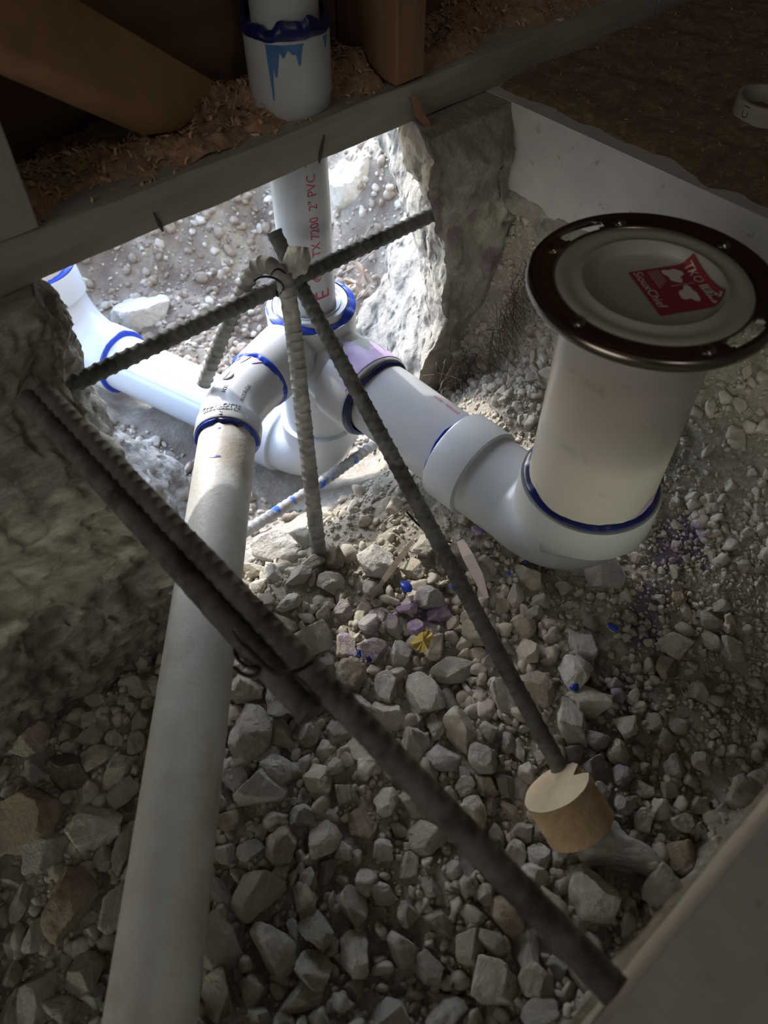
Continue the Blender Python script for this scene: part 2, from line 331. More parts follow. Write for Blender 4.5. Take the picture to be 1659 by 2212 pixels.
# ragged grout-like foot where the saw cut ends and the concrete was broken off by hand
def ragged_strip(name, A, B, drop, thick, inward, m, seed):
    A, B = np.array(A, float), np.array(B, float); n = 90; L = np.linalg.norm(B-A); mb = MB(); V = []; rows = 6
    for i in range(n+1):
        s = i/n; p = A+(B-A)*s
        nz = fbm(np.array([[s*L*28, seed, 0]]), 4, seed)[0]; d = drop*(.7+.6*nz)
        for k in range(rows):
            f = k/(rows-1); bulge = thick*math.sin(f*math.pi*.55)*(1+.6*fbm(np.array([[s*L*60, f*3, seed]]), 3, seed)[0])
            V.append(p+np.array([0, 0, -f*max(d, .004)])+np.array(inward)*bulge)
    F = [(i*rows+k, (i+1)*rows+k, (i+1)*rows+k+1, i*rows+k+1) for i in range(n) for k in range(rows-1)]
    return mb.add(V, F).build(name, m, floor_o)
ragged_strip('broken_edge', (RIGHT_X+.004, -.03, -T+.012), (RIGHT_X+.004, .54, -T+.012), .035, -.012, (1, 0, 0), M['concrete'], 3)
ragged_strip('broken_edge', (-.5, NEAR_Y-.004, -T+.02), (.66, NEAR_Y-.004, -T+.008), .022, .007, (0, 1, 0), M['concrete'], 5)

# ------------------------------------------------------------------ broken footing, left and right of the opening
def footing(name, label, X_of, Yf_of, z0, z1, Yb, m, n=(70, 60, 80), amp=.010, seed=1, flip=False, striate=0.):
    mb_V, mb_F = [], []; cnt = 0
    def face(fn, na, nb, rev):
        nonlocal cnt
        a, b = np.meshgrid(np.linspace(0, 1, na), np.linspace(0, 1, nb), indexing='ij'); A, B, C = fn(a, b)
        z = z0+(z1-z0)*C; Yf = Yf_of(z); Y = Yf+(Yb-Yf)*B; X0, X1 = X_of(Y, z); X = X0+(X1-X0)*A
        P = np.stack([X, Y, z], -1); D = 1.35*np.stack([fbm(P*13, 6, seed, .58), fbm(P*13+50, 6, seed+20, .58), .6*fbm(P*13+90, 6, seed+40, .58)], -1)
        rid = 1-1.6*np.abs(fbm(P*20+7, 4, seed+60, .6)); D = D+.30*np.stack([rid, -rid, 0*rid], -1)*np.array([-1 if flip else 1, 1, 1])
        cell = np.floor(P*18+.6*fbm(P*9, 2, seed+5)[..., None]); chip = vnoise(cell*1.7+.5, seed+9)
        fine = fbm(P*90, 4, seed+70, .65); D = D+(.32 if striate else .24)*np.stack([fine*(-1 if flip else 1), -fine, 0*fine], -1)
        D = D + .16*np.stack([chip*(-1 if flip else 1), -chip*.8, 0*chip], -1)
        fade = np.clip((z1-z)/.02, 0.15, 1)[..., None]
        P = P + D*amp*fade
        if striate: P[..., 1] += striate*np.sin(z*230+X*12+2*vnoise(P*9, 8))*(.5+.5*vnoise(P*12, 3))*np.clip((-.10-z)/.05, 0, 1)
        mb_V.append(P.reshape(-1, 3)); I = np.arange(na*nb).reshape(na, nb)+cnt; cnt += na*nb
        f = np.stack([I[:-1, :-1], I[1:, :-1], I[1:, 1:], I[:-1, 1:]], -1).reshape(-1, 4); mb_F.append(f[:, ::-1] if rev else f)
    one = lambda a: np.ones_like(a); zero = lambda a: np.zeros_like(a); nX, nY, nZ = n
    face(lambda a, b: (a, zero(a), b), nX, nZ, False); face(lambda a, b: (a, one(a), b), nX, nZ, True)
    face(lambda a, b: (one(a), a, b), nY, nZ, False); face(lambda a, b: (zero(a), a, b), nY, nZ, True)
    face(lambda a, b: (a, b, one(a)), nX, nY, False); face(lambda a, b: (a, b, zero(a)), nX, nY, True)
    me = mesh_np(name, np.concatenate(mb_V), np.concatenate(mb_F)); bm = bmesh.new(); bm.from_mesh(me); bmesh.ops.remove_doubles(bm, verts=bm.verts[:], dist=.0002); bm.to_mesh(me); bm.free()
    me.polygons.foreach_set('use_smooth', np.full(len(me.polygons), True))
    return tag(obj(name, me, m), label, 'foundation', kind='structure')
def lX(Y, z):
    t = np.clip((Y-.45)/.30, 0, 1); front = .102+.022*np.exp(-((z+.22)/.09)**2); back = .188+.085*smooth((-.30-z)/.2)
    return -.9+0*Y, front+(back-front)*t
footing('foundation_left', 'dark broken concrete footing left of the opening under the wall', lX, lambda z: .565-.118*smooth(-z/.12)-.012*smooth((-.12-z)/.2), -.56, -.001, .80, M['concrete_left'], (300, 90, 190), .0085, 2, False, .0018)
def rX(Y, z):
    t = np.clip((Y-.53)/.27, 0, 1.05); front = .525+.04*smooth((-.02-z)/.12)-.02*smooth((-.26-z)/.12); back = .695+.06*np.exp(-((z+.25)/.07)**2)-.05*smooth((-.34-z)/.1)
    return front+(back-front)*t, 2.6+0*Y
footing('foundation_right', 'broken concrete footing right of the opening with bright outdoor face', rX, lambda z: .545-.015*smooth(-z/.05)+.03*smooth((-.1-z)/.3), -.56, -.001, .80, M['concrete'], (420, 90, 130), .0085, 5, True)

# ------------------------------------------------------------------ wall framing over the opening
wall = tag(empty('wall_back', (.43, .625, 0)), 'unfinished timber stud wall standing on a dirty bottom plate', 'wall', kind='structure')
def board(name, m, P8, parent, bev=.0025, label=None):
    mb = MB(); mb.add(*hexa([tuple(map(float, p)) for p in P8])); me = mb.mesh(name, False, None); bevel_mesh(me, bev); o = obj(name, me, m, parent)
    if label: o['label'] = label
    return o
def grid_box(x0, x1, y0, y1, z0, z1, nX, nY, nZ, amp, seed, fr=30):
    V, Fs = [], []; c = 0
    def face(fn, a_, b_, rev):
        nonlocal c
        a, b = np.meshgrid(np.linspace(0, 1, a_), np.linspace(0, 1, b_), indexing='ij'); A, B, C = fn(a, b)
        P = np.stack([x0+(x1-x0)*A, y0+(y1-y0)*B, z0+(z1-z0)*C], -1); Q = P*np.array([.35, 1, 1])*fr
        P = P+amp*np.stack([0*A, fbm(Q, 4, seed), fbm(Q+30, 4, seed+3)], -1)
        V.append(P.reshape(-1, 3)); I = np.arange(a_*b_).reshape(a_, b_)+c; c += a_*b_
        f = np.stack([I[:-1, :-1], I[1:, :-1], I[1:, 1:], I[:-1, 1:]], -1).reshape(-1, 4); Fs.append(f[:, ::-1] if rev else f)
    o = np.ones_like; z = np.zeros_like
    face(lambda a, b: (a, z(a), b), nX, nZ, False); face(lambda a, b: (a, o(a), b), nX, nZ, True); face(lambda a, b: (o(a), a, b), nY, nZ, False)
    face(lambda a, b: (z(a), a, b), nY, nZ, True); face(lambda a, b: (a, b, o(a)), nX, nY, False); face(lambda a, b: (a, b, z(a)), nX, nY, True)
    return np.concatenate(V), np.concatenate(Fs)
V, Fq = grid_box(-2.2, .96, .581, .672, .0005, .038, 500, 8, 5, .0016, 21)
me = mesh_np('bottom_plate', V, Fq, True, 40); po = obj('bottom_plate', me, M['plate'], wall); po['label'] = 'dirty grey bottom plate bridging the opening'
# old nail strap and splits on the plate front
def crack(P, w, name='crack'):
    mb = MB(); V, Fc = sweep([np.asarray(p, float) for p in P], [w*.4]+[w]*(len(P)-2)+[w*.4], 6, True); return mb.add(V, Fc).build(name, M['ink_dark'], wall)
for pts in (((700, 292), (693, 330), (690, 352)), ((333, 460), (345, 485), (352, 500))):
    crack([at(x, y, 1, .5803) for x, y in pts], .0022)
# sheathing boards behind the studs
for k in range(9):
    z0 = .002+k*.285; bx = MB(); bx.add(*box(-2.2, 2.6, .674, .692, z0, z0+.279)); o = bx.build('sheathing_board', M['sheath'], wall, False, None)
sd = MB(); sd.add(*box(-2.2, 2.6, .694, .725, -.012, 2.6)); sd.build('siding', M['stud_light'], wall, False, None)
def stud(x0, x1, m, label, y0=.583, y1=.672, z1=2.45):
    return board('stud', m, [(x0, y0, .0385), (x1, y0, .0385), (x1, y1, .0385), (x0, y1, .0385), (x0, y0, z1), (x1, y0, z1), (x1, y1, z1), (x0, y1, z1)], wall, .002, label)
stud(.533, .571, M['stud'], 'brown vertical stud right of the white vent pipe')
stud(.100, .163, M['stud_light'], 'pale grey stud at the left end of the plate', .582)
for x in (.922, -.35, -.75, -1.15, -1.55, -1.95, 1.3, 1.7, 2.1): stud(x, x+.038, M['stud'], None)
# diagonal brace leaning in the left bay: wide face towards the room
b0, b1 = at(395, 284, 1, .625), at(478, 212, 1, .662); t0 = atd(0, 100, .50); dr = nrm(t0-b0); wv = (b1-b0)*1.3; th = at(306, 298, 1, .630)-b0
base = b0; top_ = base+dr*.55
br = board('brace', M['brace'], [base, base+wv, base+wv+th, base+th, top_, top_+wv, top_+wv+th, top_+th], wall, .003, 'orange brown timber brace leaning out of the left bay')
# the rest of the house so that daylight only enters under the plate
def shell(name, b, m, label): tag(MB().add(*box(*b)).build(name, m, None, False, None), label, name.split('_')[0], kind='structure')
shell('wall_left', (-2.3, -2.2, -2.7, .73, -.1, 2.5), M['plaster'], 'plain plaster wall of the room on the left')
shell('wall_right', (2.6, 2.7, -2.7, .73, -.1, 2.5), M['plaster'], 'plain plaster wall of the room on the right')
shell('wall_front', (-2.3, 2.7, -2.7, -2.6, -.1, 2.5), M['plaster'], 'plain plaster wall behind the viewer')
shell('ceiling', (-2.3, 2.7, -2.7, .75, 2.48, 2.6), M['plaster'], 'plain plaster ceiling of the room')
bp2 = MB().add(*box(.962, 2.6, .581, .672, .0005, .038)); o = bp2.build('bottom_plate', M['plate'], wall, False, None)

# sawdust on the plate and floor
def dust_sheet(name, x0, x1, y0, y1, hfun, step, label, m=M['sawdust']):
    ax = np.arange(x0, x1, step); ay = np.arange(y0, y1, step); A, B = np.meshgrid(ax, ay, indexing='ij'); Z = hfun(A, B); n1, n2 = A.shape
    I = np.arange(n1*n2).reshape(n1, n2); Fq = np.stack([I[:-1, :-1], I[1:, :-1], I[1:, 1:], I[:-1, 1:]], -1).reshape(-1, 4)
    return tag(obj(name, mesh_np(name, np.stack([A, B, Z], -1).reshape(-1, 3), Fq), m), label, 'sawdust', kind='stuff')
def plate_h(A, B):
    P = np.stack([A, B, 0*A], -1); f = smooth((B-.589-.010*fbm(P*25, 3, 4))/.045)
    return .036+.020*f*(.7+.5*fbm(P*35, 4, 6))+.003*fbm(P*160, 2, 8)*f
dust_sheet('plate_sawdust', -.05, .53, .592, .673, plate_h, .003, 'brown sawdust heaped on the bottom plate behind the pipe', M['sawdust_brightened'])
dust_sheet('plate_sawdust', .573, .92, .592, .673, plate_h, .003, 'brown sawdust lying on the plate right of the stud', M['sawdust_brightened'])
def floor_h(A, B):
    P = np.stack([A, B, 0*A], -1); e = smooth((A-RIGHT_X-.006-.008*fbm(P*22, 4, 14))/.03)*smooth((B-NEAR_Y-.02)/.05)
    return -.002+.0065*e+.0022*e*fbm(P*45, 4, 16)
dust_sheet('floor_sawdust', RIGHT_X+.002, 1.9, NEAR_Y, .581, floor_h, .006, 'brown sawdust layer covering the slab behind the metal flange')
def shavings(name, label, n, sampler, seed, size=(.003, .010)):
    r = np.random.default_rng(seed); mb = MB()
    for x, y, z in zip(*sampler(r, n)):
        L = r.uniform(*size); w = L*r.uniform(.12, .4); a = r.uniform(0, 6.28); ti = r.normal(0, .5); cu = r.uniform(.2, 1.1)*L
        d = np.array([math.cos(a)*math.cos(ti), math.sin(a)*math.cos(ti), abs(math.sin(ti))]); s = nrm(np.cross(d, [0, 0, 1])+r.normal(0, .3, 3)); up = np.cross(s, d); up = up if up[2] > 0 else -up
        V = []
        for f in (0, .33, .66, 1): c = np.array([x, y, z+.001])+d*L*(f-.5)+up*cu*f*(1-f); V += [c-s*w*.5, c+s*w*.5]
        mb.add(V, [(0, 1, 3, 2), (2, 3, 5, 4), (4, 5, 7, 6)])
    return tag(mb.build(name, M['shaving' if size[1] > .006 else 'sawdust_brightened'], None, True, None), label, 'shavings', kind='stuff')
def s_plate(r, n, x0=-.02, x1=.53):
    x = r.uniform(x0, x1, n); y = np.maximum(.672-np.abs(r.normal(0, .036, n)), .590); return x, y, plate_h(x, y)
def s_plate2(r, n): return s_plate(r, n, .573, .9)
def s_floor(r, n):
    x = r.uniform(RIGHT_X+.01, 1.5, n); y = r.uniform(.0, .575, n); return x, y, floor_h(x, y)
shavings('wood_shavings', 'curled wood shavings on the plate behind the pipe', 2200, s_plate, 1)
shavings('wood_shavings', 'curled wood shavings on the plate right of the stud', 700, s_plate2, 2)
shavings('wood_shavings', 'fine wood shavings scattered over the slab floor', 2600, s_floor, 3, (.0015, .005))

# ------------------------------------------------------------------ drain pipes (glued together: one thing)
SX, SY = .4401, .6267
asm = tag(empty('drain_pipe_assembly', (SX, SY, -.49)), 'glued white plastic drain pipe assembly with vent, branches and toilet flange', 'drain pipe')
def part(name, mb, m, label=None, parent=None, sharp=30):
    o = mb.build(name, m, parent or asm, True, sharp)
    if label: o['label'] = label
    return o
def tube(path, R, seg=48): mb = MB(); mb.add(*sweep(path, R, seg)); return mb
def ring(P, axis, R, w, m, parent, r_min=.0012, r_var=.0012, seed=0, name='cement_ring', a0=0, a1=2*math.pi):
    """bead of solvent cement round a joint, uneven in width"""
    a = nrm(axis); e = np.cross(a, [0, 0, 1]); e = nrm(e) if np.linalg.norm(e) > .1 else np.array([1., 0, 0]); f = np.cross(a, e); n = 90; V = []; k = 7
    for i in range(n):
        t = a0+(a1-a0)*i/(n-1); c = math.cos(t)*e+math.sin(t)*f; wob = fbm(np.array([[math.cos(t)*2.2, math.sin(t)*2.2, seed]]), 4, seed+31)[0]
        ww = max(w*(1+.45*wob), w*.3); hh = r_min+r_var*max(0, .5+.5*wob); ctr = np.asarray(P, float)+a*(.3*w*wob)
        for j in range(k): s = j/(k-1)-.5; V.append(ctr+a*ww*s+c*(R-.0004+hh*math.cos(s*math.pi)))
    F = [(i*k+j, (i+1)*k+j, (i+1)*k+j+1, i*k+j+1) for i in range(n-1) for j in range(k-1)]
    return MB().add(V, F).build(name, m, parent, True, None)
def smear(P, axis, R, length, t0, t1, m, parent, seed, name='primer_smear', up=(0, 0, 1)):
    """thin coat of primer on the pipe wall, ragged outline"""
    a = nrm(axis); e = np.asarray(up, float)-a*(np.asarray(up)@a); e = nrm(e); f = np.cross(a, e); n = 110; k = 8; V = []
    for i in range(n):
        u = i/(n-1); t = t0+(t1-t0)*u; L = length*(.6+.7*fbm(np.array([[u*13, seed, 0]]), 4, seed)[0])*min(1, 6*u, 6*(1-u)); L = max(L, .0005)
        for j in range(k): V.append(np.asarray(P, float)+a*L*j/(k-1)+(R+.00035)*(math.cos(t)*e+math.sin(t)*f))
    F = [(i*k+j, (i+1)*k+j, (i+1)*k+j+1, i*k+j+1) for i in range(n-1) for j in range(k-1)]
    return MB().add(V, F).build(name, m, parent, True, None)
r2, r3, r4 = .03015, .04445, .05715; h2, h3, h4 = .0368, .0525, .0660
Z = np.array([0, 0, 1.]); S = lambda z: np.array([SX, SY, z])
# vent stack with coupling above the plate
vp = part('pipe', tube([S(-.24), S(1.2)], r2), M['pvc'], 'straight vertical vent pipe passing through the bottom plate')
cp = part('coupling', tube([S(.036), S(.036), S(.040), S(.048), S(.050), S(.102), S(.104), S(.104)], [r2, .0350, .0372, .0376, .0385, .0385, .0378, r2]), M['pvc'], 'white coupling standing on the plate with blue runs')
ring(S(.107), Z, .0352, .016, M['navy'], cp, .0045, .0015, 4)
for ang, L, w_ in ((-2.62, .046, .16), (-2.50, .026, .30), (-2.30, .010, .3), (-1.95, .017, .22), (-2.05, .008, .5), (-1.15, .010, .2)):
    V = []
    for i in range(9):
        f = i/8; 
        for j in (-1, 0, 1): t = ang+j*w_*(1-f*.85)*.5; V.append(S(.101-L*f)+(.0389)*np.array([math.cos(t), math.sin(t), 0]))
    MB().add(V, [(i*3+j, i*3+j+1, (i+1)*3+j+1, (i+1)*3+j) for i in range(8) for j in (0, 1)]).build('cement_run', M['teal'], cp, True, None)
camdir = nrm(np.array([0, 0, 0])-np.array([SX, SY, 0])); leftdir = -C_R
fr_dir = nrm(camdir*1.0+C_R*.42)
wrap_text('lettering', 'TX 7200  2" PVC  TYPE', .0142, S(-.112)+0*Z, Z, fr_dir, r2, M['print'], vp, squeeze=.92, shift=-.16, flip=-1)
wrap_text('lettering', 'E', .026, S(-.168), Z, fr_dir, r2, M['print'], vp, shift=-.42, flip=-1)
wrap_text('lettering', '\u00ae', .013, S(-.143), Z, fr_dir, r2, M['print'], vp, shift=-.12, flip=-1)
smear(S(-.200), Z, r2, .016, -.6, 2.4, M['primer'], vp, 4, up=(-.5, -.85, 0))
ring(S(-.199), Z, r2, .010, M['navy'], vp, .0015, .002, 8)
# bushing in the top hub
BZ = -.2619; SI = -.2279
top = -.196
part('bushing', MB().add(*lathe(S(top), Z, [(.0448, -.03), (.0448, .006), (.0435, .009), (.0385, .009), (.0375, .0065), (.0365, .0065), (.0360, .0085), (.0335, .0085), (.0330, .004), (r2, .004)])), M['pvc'], 'stepped bushing ring at the top of the tee')
# tee: vertical body, 3 inch branch into the room, 2 inch side inlet
t = MB()
t.add(*sweep([S(top), S(top), S(top-.05), S(top-.056), S(-.37), S(-.372), S(-.372), S(-.40)], [.0448, .0535, .0525, .0475, .0475, .0535, .0535, .0535], 56))
yb = SY-.115
t.add(*sweep([(SX, SY, BZ+.004), (SX, SY-.052, BZ+.003), (SX, SY-.066, BZ), (SX, SY-.068, BZ), (SX, yb+.002, BZ), (SX, yb, BZ), (SX, yb, BZ)], [.045, .0475, .0478, .053, .0525, .0515, r3], 56))
D1 = np.array([-math.cos(.31), -math.sin(.31), 0]); O1 = np.array([SX, SY, SI]); HL = .104
t.add(*sweep([O1, O1+D1*.050, O1+D1*.052, O1+D1*(HL-.002), O1+D1*HL, O1+D1*HL], [.0335, .0345, .0378, .0372, .0362, r2], 48))
tee = part('sanitary_tee', t, M['pvc'], 'white tee joining the vent, the left inlet and the toilet branch')
ring(S(top+.0015), Z, .0462, .008, M['blue'], tee, .006, .003, 3)
ring((SX, yb-.0015, BZ), (0, 1, 0), r3, .011, M['navy'], tee, .004, .004, 12)
ring(O1+D1*(HL+.002), D1, .0336, .012, M['blue'], tee, .002, .003, 14)
smear((SX, yb+.004, BZ), (0, 1, 0), .0528, .050, -.9, 2.6, M['primer'], tee, 23)
smear(O1+D1*(HL+.006), D1, .0340, .014, -.3, 2.2, M['primer'], tee, 24)
# left side elbow (45 degrees) and the long pipe towards the viewer
E0 = O1+D1*(HL-.002); ca, sa = math.cos(.8747), math.sin(.8747); D2 = np.array([-ca, -sa, 0]); PC0 = np.array([.2267, .5047, SI])   # a point on the long pipe axis
dl_ = PC0-O1; k = (dl_[0]*D2[1]-dl_[1]*D2[0])/(D1[0]*D2[1]-D1[1]*D2[0]); X0 = O1+D1*k   # where both axes meet
bend = math.acos(float(D1@D2)); rb = .085; tl = rb*math.tan(bend/2); A0 = X0-D1*tl; nin = nrm(D2-D1*(D2@D1)); cc = A0+nin*rb
pa = [cc+rb*(-nin*math.cos(a)+D1*math.sin(a)) for a in np.linspace(0, bend, 14)]
Eend = pa[-1]+D2*.024
path = [O1+D1*(HL-.02), O1+D1*(HL+.001), *pa, pa[-1]+D2*.004, pa[-1]+D2*.005, Eend-D2*.002, Eend, Eend]
print('elbow end', Eend, 'bend start', A0, 'hub end', O1+D1*HL)
el = part('elbow', tube(path, [.0335, .0335]+[.0338]*14+[.0340, .0356, .0356, .0348, r2]), M['pvc'], 'white elbow with raised maker lettering left of the tee')
lp = part('pipe', tube([Eend-D2*.02, PC0+D2*.62], r2, 56), M['pvc_dusty'], 'dusty white pipe running across the foreground gravel')
ring(Eend+D2*.001, D2, r2, .007, M['navy'], el, .0025, .002, 17)
ring(Eend+D2*.002, D2, r2, .005, M['blue'], el, .003, .002, 19)
upE = nrm(np.array([-.15, -.25, 1.]))
upE = nrm(np.cross(D2, [0, 0, 1])*0+Z+.25*D2)
acr = np.cross(Z, D2)                                # across the pipe
def hub_text(s, size, back, name='lettering', tilt=0.):
    bm = text_bm(s, size, .0007); xs = [v.co.x for v in bm.verts]; mid = (min(xs)+max(xs))/2; rt = np.cross(D2, Z)   # to the viewer's right
    rt = rt if rt@C_R > 0 else -rt
    for v in bm.verts:
        ph = (v.co.x-mid)/.0356-tilt; v.co = Eend-D2*(back+v.co.y)+(Z*math.cos(ph)+rt*math.sin(ph))*(.0357+max(v.co.z, 0))
    me = bpy.data.meshes.new(name); bm.to_mesh(me); bm.free(); return obj(name, me, M['pvc'], el)
hub_text('CHARLOTTE', .0075, .0125, tilt=.1); hub_text('PIPE AND FOUNDRY CO', .0034, .0092, tilt=.1); hub_text('2', .0070, .0020, tilt=.05); hub_text('I', .006, .003, tilt=-.75)
def bend_text(s, size, a_mid, t0, name='lettering'):
    bm = text_bm(s, size, .0006); xs = [v.co.x for v in bm.verts]; mid = (min(xs)+max(xs))/2
    for v in bm.verts:
        a = a_mid-(v.co.x-mid)/rb; o_ = -nin*math.cos(a)+D1*math.sin(a); ph = t0+v.co.y/.0348
        v.co = cc+rb*o_+(Z*math.cos(ph)+o_*math.sin(ph))*(.0338+max(v.co.z, 0))
    me = bpy.data.meshes.new(name); bm.to_mesh(me); bm.free(); return obj(name, me, M['pvc'], el)
bend_text('MADE IN USA', .0050, bend*.55, -.55); bend_text('NSF', .007, bend*.6, .05)
# moulding gate button with a slot
a = bend*.22; on = -nin*math.cos(a)+D1*math.sin(a); c0 = cc+rb*on; ph = .30; nb = Z*math.cos(ph)+on*math.sin(ph); c1 = c0+nb*.0336
gb = tube([c1, c1+nb*.0012, c1+nb*.0018, c1+nb*.0018], [.0072, .0072, .0066, .0001], 28); bt = part('mould_button', gb, M['pvc'], None, el)
e1 = nrm(np.cross(nb, on+.3*Z)); tb = MB(); e2 = np.cross(nb, e1)
p8 = [c1+nb*h_+e1*i*.0058+e2*j*.0011 for h_ in (.0012, .0026) for i, j in ((-1, -1), (1, -1), (1, 1), (-1, 1))]
part('mould_button', tb.add(*hexa(p8)), M['pvc'], None, el)
for (d_, L_) in ((.012, .004), (.052, .013)):
    c = Eend+D2*d_; V = []
    for i in range(8):
        tt = -.12+.24*i/7
        for j in (-1, 1): V.append(c+D2*j*.0013*(1-.5*abs(i-3.5)/3.5)+(Z*math.cos(tt*L_/.008+.1)-acr*math.sin(tt*L_/.008+.1))*(r2+.0005))
    MB().add(V, [(2*i, 2*i+1, 2*i+3, 2*i+2) for i in range(7)]).build('cement_spot', M['blue'], lp, True, None)
# toilet branch: 3 inch pipe, reducing closet elbow, 4 inch riser
RX, RY = .4517, .223
bx = lambda y: np.array([SX+(RX-SX)*(SY-y)/(SY-RY), y, BZ])
HY = .385
bpipe = part('pipe', tube([bx(yb+.01), bx(HY-.01)], r3, 56), M['pvc'], 'white pipe running from the tee to the toilet elbow')
ELZ = BZ; rbend = .070
ce = np.array([RX, RY+rbend, ELZ+rbend]); pts = [bx(HY), bx(HY), bx(HY-.002), bx(HY-.042), bx(HY-.043)]; rad = [r3, .0515, .0525, .0522, .0478]
arcp = [ce+rbend*np.array([0, -math.sin(a), -math.cos(a)]) for a in np.linspace(0, math.pi/2, 18)]; rad += list(np.linspace(.0478, .0600, 18))
HZ = -.168
pts += arcp+[np.array([RX, RY, HZ-.038]), np.array([RX, RY, HZ-.036]), np.array([RX, RY, HZ-.003]), np.array([RX, RY, HZ]), np.array([RX, RY, HZ])]; rad += [.0605, .0655, .0650, .0640, r4]
ce_o = part('closet_elbow', tube(pts, rad, 64), M['pvc'], 'glossy white reducing elbow under the toilet riser')
ring(bx(HY+.001), (0, 1, 0), r3, .005, M['blue'], ce_o, .005, .003, 41)
ring((RX, RY, HZ+.002), Z, r4, .007, M['navy'], ce_o, .0045, .0015, 43)
smear((RX, RY, HZ+.004), Z, r4, .012, 1.2, 3.2, M['primer'], ce_o, 45, up=(-1, 0, 0))
wrap_text('lettering', 'EXT#06  -RCM.', .0075, bx(HY+.014), (0, 1, 0), nrm(np.array([.45, 0, 1.])), r3, M['print'], bpipe, squeeze=.8, flip=-1)
FZ = .0420
rs = part('riser_pipe', tube([(RX, RY, HZ-.02), (RX, RY, FZ-.012)], r4, 72), M['pvc_cream'], 'wide cream riser pipe carrying the toilet flange')
# closet flange: steel ring with slots and rivet bosses, plastic hub, knock-out cap with sticker
FC = np.array([RX, RY, FZ]); flg = part('closet_flange', tube([FC+Z*-.020, FC+Z*-.020, FC+Z*-.006, FC+Z*-.004, FC+Z*-.0025, FC+Z*-.0015], [r4-.001, .0625, .0625, .068, .068, .0655], 72), M['pvc_grey'], 'toilet flange with steel ring and recessed test cap')
nA, prof = 180, [(.0690, -.0012), (.0700, .0014), (.0715, .0020), (.0735, .0020), (.0765, .0020), (.0795, .0020), (.0815, .0022), (.0838, .0030), (.0856, .0036), (.0872, .0030), (.0884, .0012), (.0886, -.0012), (.0878, -.0032), (.0862, -.0036)]
V = []; F = []; slots = tuple((math.atan2(q_[1]-FC[1], q_[0]-FC[0]), .26) for q_ in (at(1250, 503, 2, FZ), at(1640, 745, 2, FZ)))
for i in range(nA):
    th_ = 2*math.pi*i/nA
    for (r_, z_) in prof: V.append(FC+np.array([r_*math.cos(th_), r_*math.sin(th_), z_]))
npf = len(prof)
for i in range(nA):
    th_ = 2*math.pi*(i+.5)/nA
    for j in range(npf-1):
        cut = any(abs((th_-c_+math.pi) % (2*math.pi)-math.pi) < w_-(.0 if j in (3, 4) else .05) for c_, w_ in slots) and j in (2, 3, 4, 5)
        if not cut: i2 = (i+1) % nA; F.append((i*npf+j, i2*npf+j, i2*npf+j+1, i*npf+j+1))
mr_ = MB().add(V, F).build('steel_ring', M['steel'], flg, True, 50)
sm = mr_.modifiers.new('thickness', 'SOLIDIFY'); sm.thickness = .0008; sm.offset = -1
for pxy in ((1195, 540), (1250, 695), (1530, 760), (1335, 480), (1575, 522)):
    P = at(*pxy, 2, FZ+.002); d = P-FC; d[2] = 0; th_ = math.atan2(d[1], d[0]); c = FC+np.array([.0765*math.cos(th_), .0765*math.sin(th_), .0016])
    part('rivet', tube([c, c+Z*.0012, c+Z*.0026, c+Z*.0031, c+Z*.0033], [.0062, .0058, .0042, .0024, .0001], 24), M['steel'], None, flg, sharp=60)
    q = c+np.array([-.0016, -.0022, .0026]); part('rivet', tube([q, q+Z*.0006, q+Z*.0008], [.0021, .0019, .0001], 14), M['steel_bright'], None, flg)
cap = MB().add(*lathe(FC, Z, [(.0698, -.001), (.0690, .0015), (.0680, .0026), (.0620, .0024), (.0590, .0014), (.0550, .0012), (.0525, .0030), (.0505, .0036), (.0490, .0026), (.0478, -.0035), (.0462, -.0056), (.0440, -.0064), (.0250, -.0066), (.0002, -.0068)], 84))
cap_o = part('test_cap', cap, M['pvc_grey'], None, flg, sharp=50)
# sticker: laid flat in the cap, its top towards the right of the picture
sz_ = FZ-.0060; q00 = at(1357, 588, 2, sz_); q10 = at(1416, 672, 2, sz_); q01 = at(1497, 564, 2, sz_)
ux = nrm(q10-q00); uy = nrm(q01-q00); bs = nrm(ux+uy); bd = nrm(ux-uy); wS = np.linalg.norm(q10-q00)*1.12; hS = np.linalg.norm(q01-q00)
ux, uy = nrm(bs+bd), nrm(bs-bd)
def st(u, v, z=0):
    p = (q00+ux*u*wS+uy*v*hS).copy(); d_ = (p-FC)[:2]; r_ = np.linalg.norm(d_); ex = max(0, r_-.0455)
    if ex: p[:2] = FC[:2]+d_/r_*(.0455+ex*.2)
    p[2] = FZ-.0061+max(0, r_-.0435)*.3+ex*.9+z; return p
def sheet(u0, u1, v0, v1, z, n=12):
    V = [st(u0+(u1-u0)*i/n, v0+(v1-v0)*j/n, z) for i in range(n+1) for j in range(n+1)]
    return MB().add(V, [(i*(n+1)+j, (i+1)*(n+1)+j, (i+1)*(n+1)+j+1, i*(n+1)+j+1) for i in range(n) for j in range(n)])
part('sticker', sheet(0, 1, 0, 1, 0), M['sticker'], 'maroon sticker with white lettering', flg)
def st_text(s, u, v, size):
    bm = text_bm(s, size)
    for vv in bm.verts: vv.co = st(u+vv.co.x/wS, v+vv.co.y/hS, .0003)
    me = bpy.data.meshes.new('lettering'); bm.to_mesh(me); bm.free(); obj('lettering', me, M['sticker_white'], flg)
st_text('SiouxChief', .03, .05, .0098); st_text('TKO', .05, .80, .0105)
part('sticker_print', sheet(.52, .97, .80, .97, .0003, 6), M['sticker_white'], None, flg)
for k in range(7): part('sticker_print', sheet(.56+.053*k, .56+.053*k+(.03 if k % 2 else .018), .81, .96, .0005, 4), M['sticker_black'], None, flg)
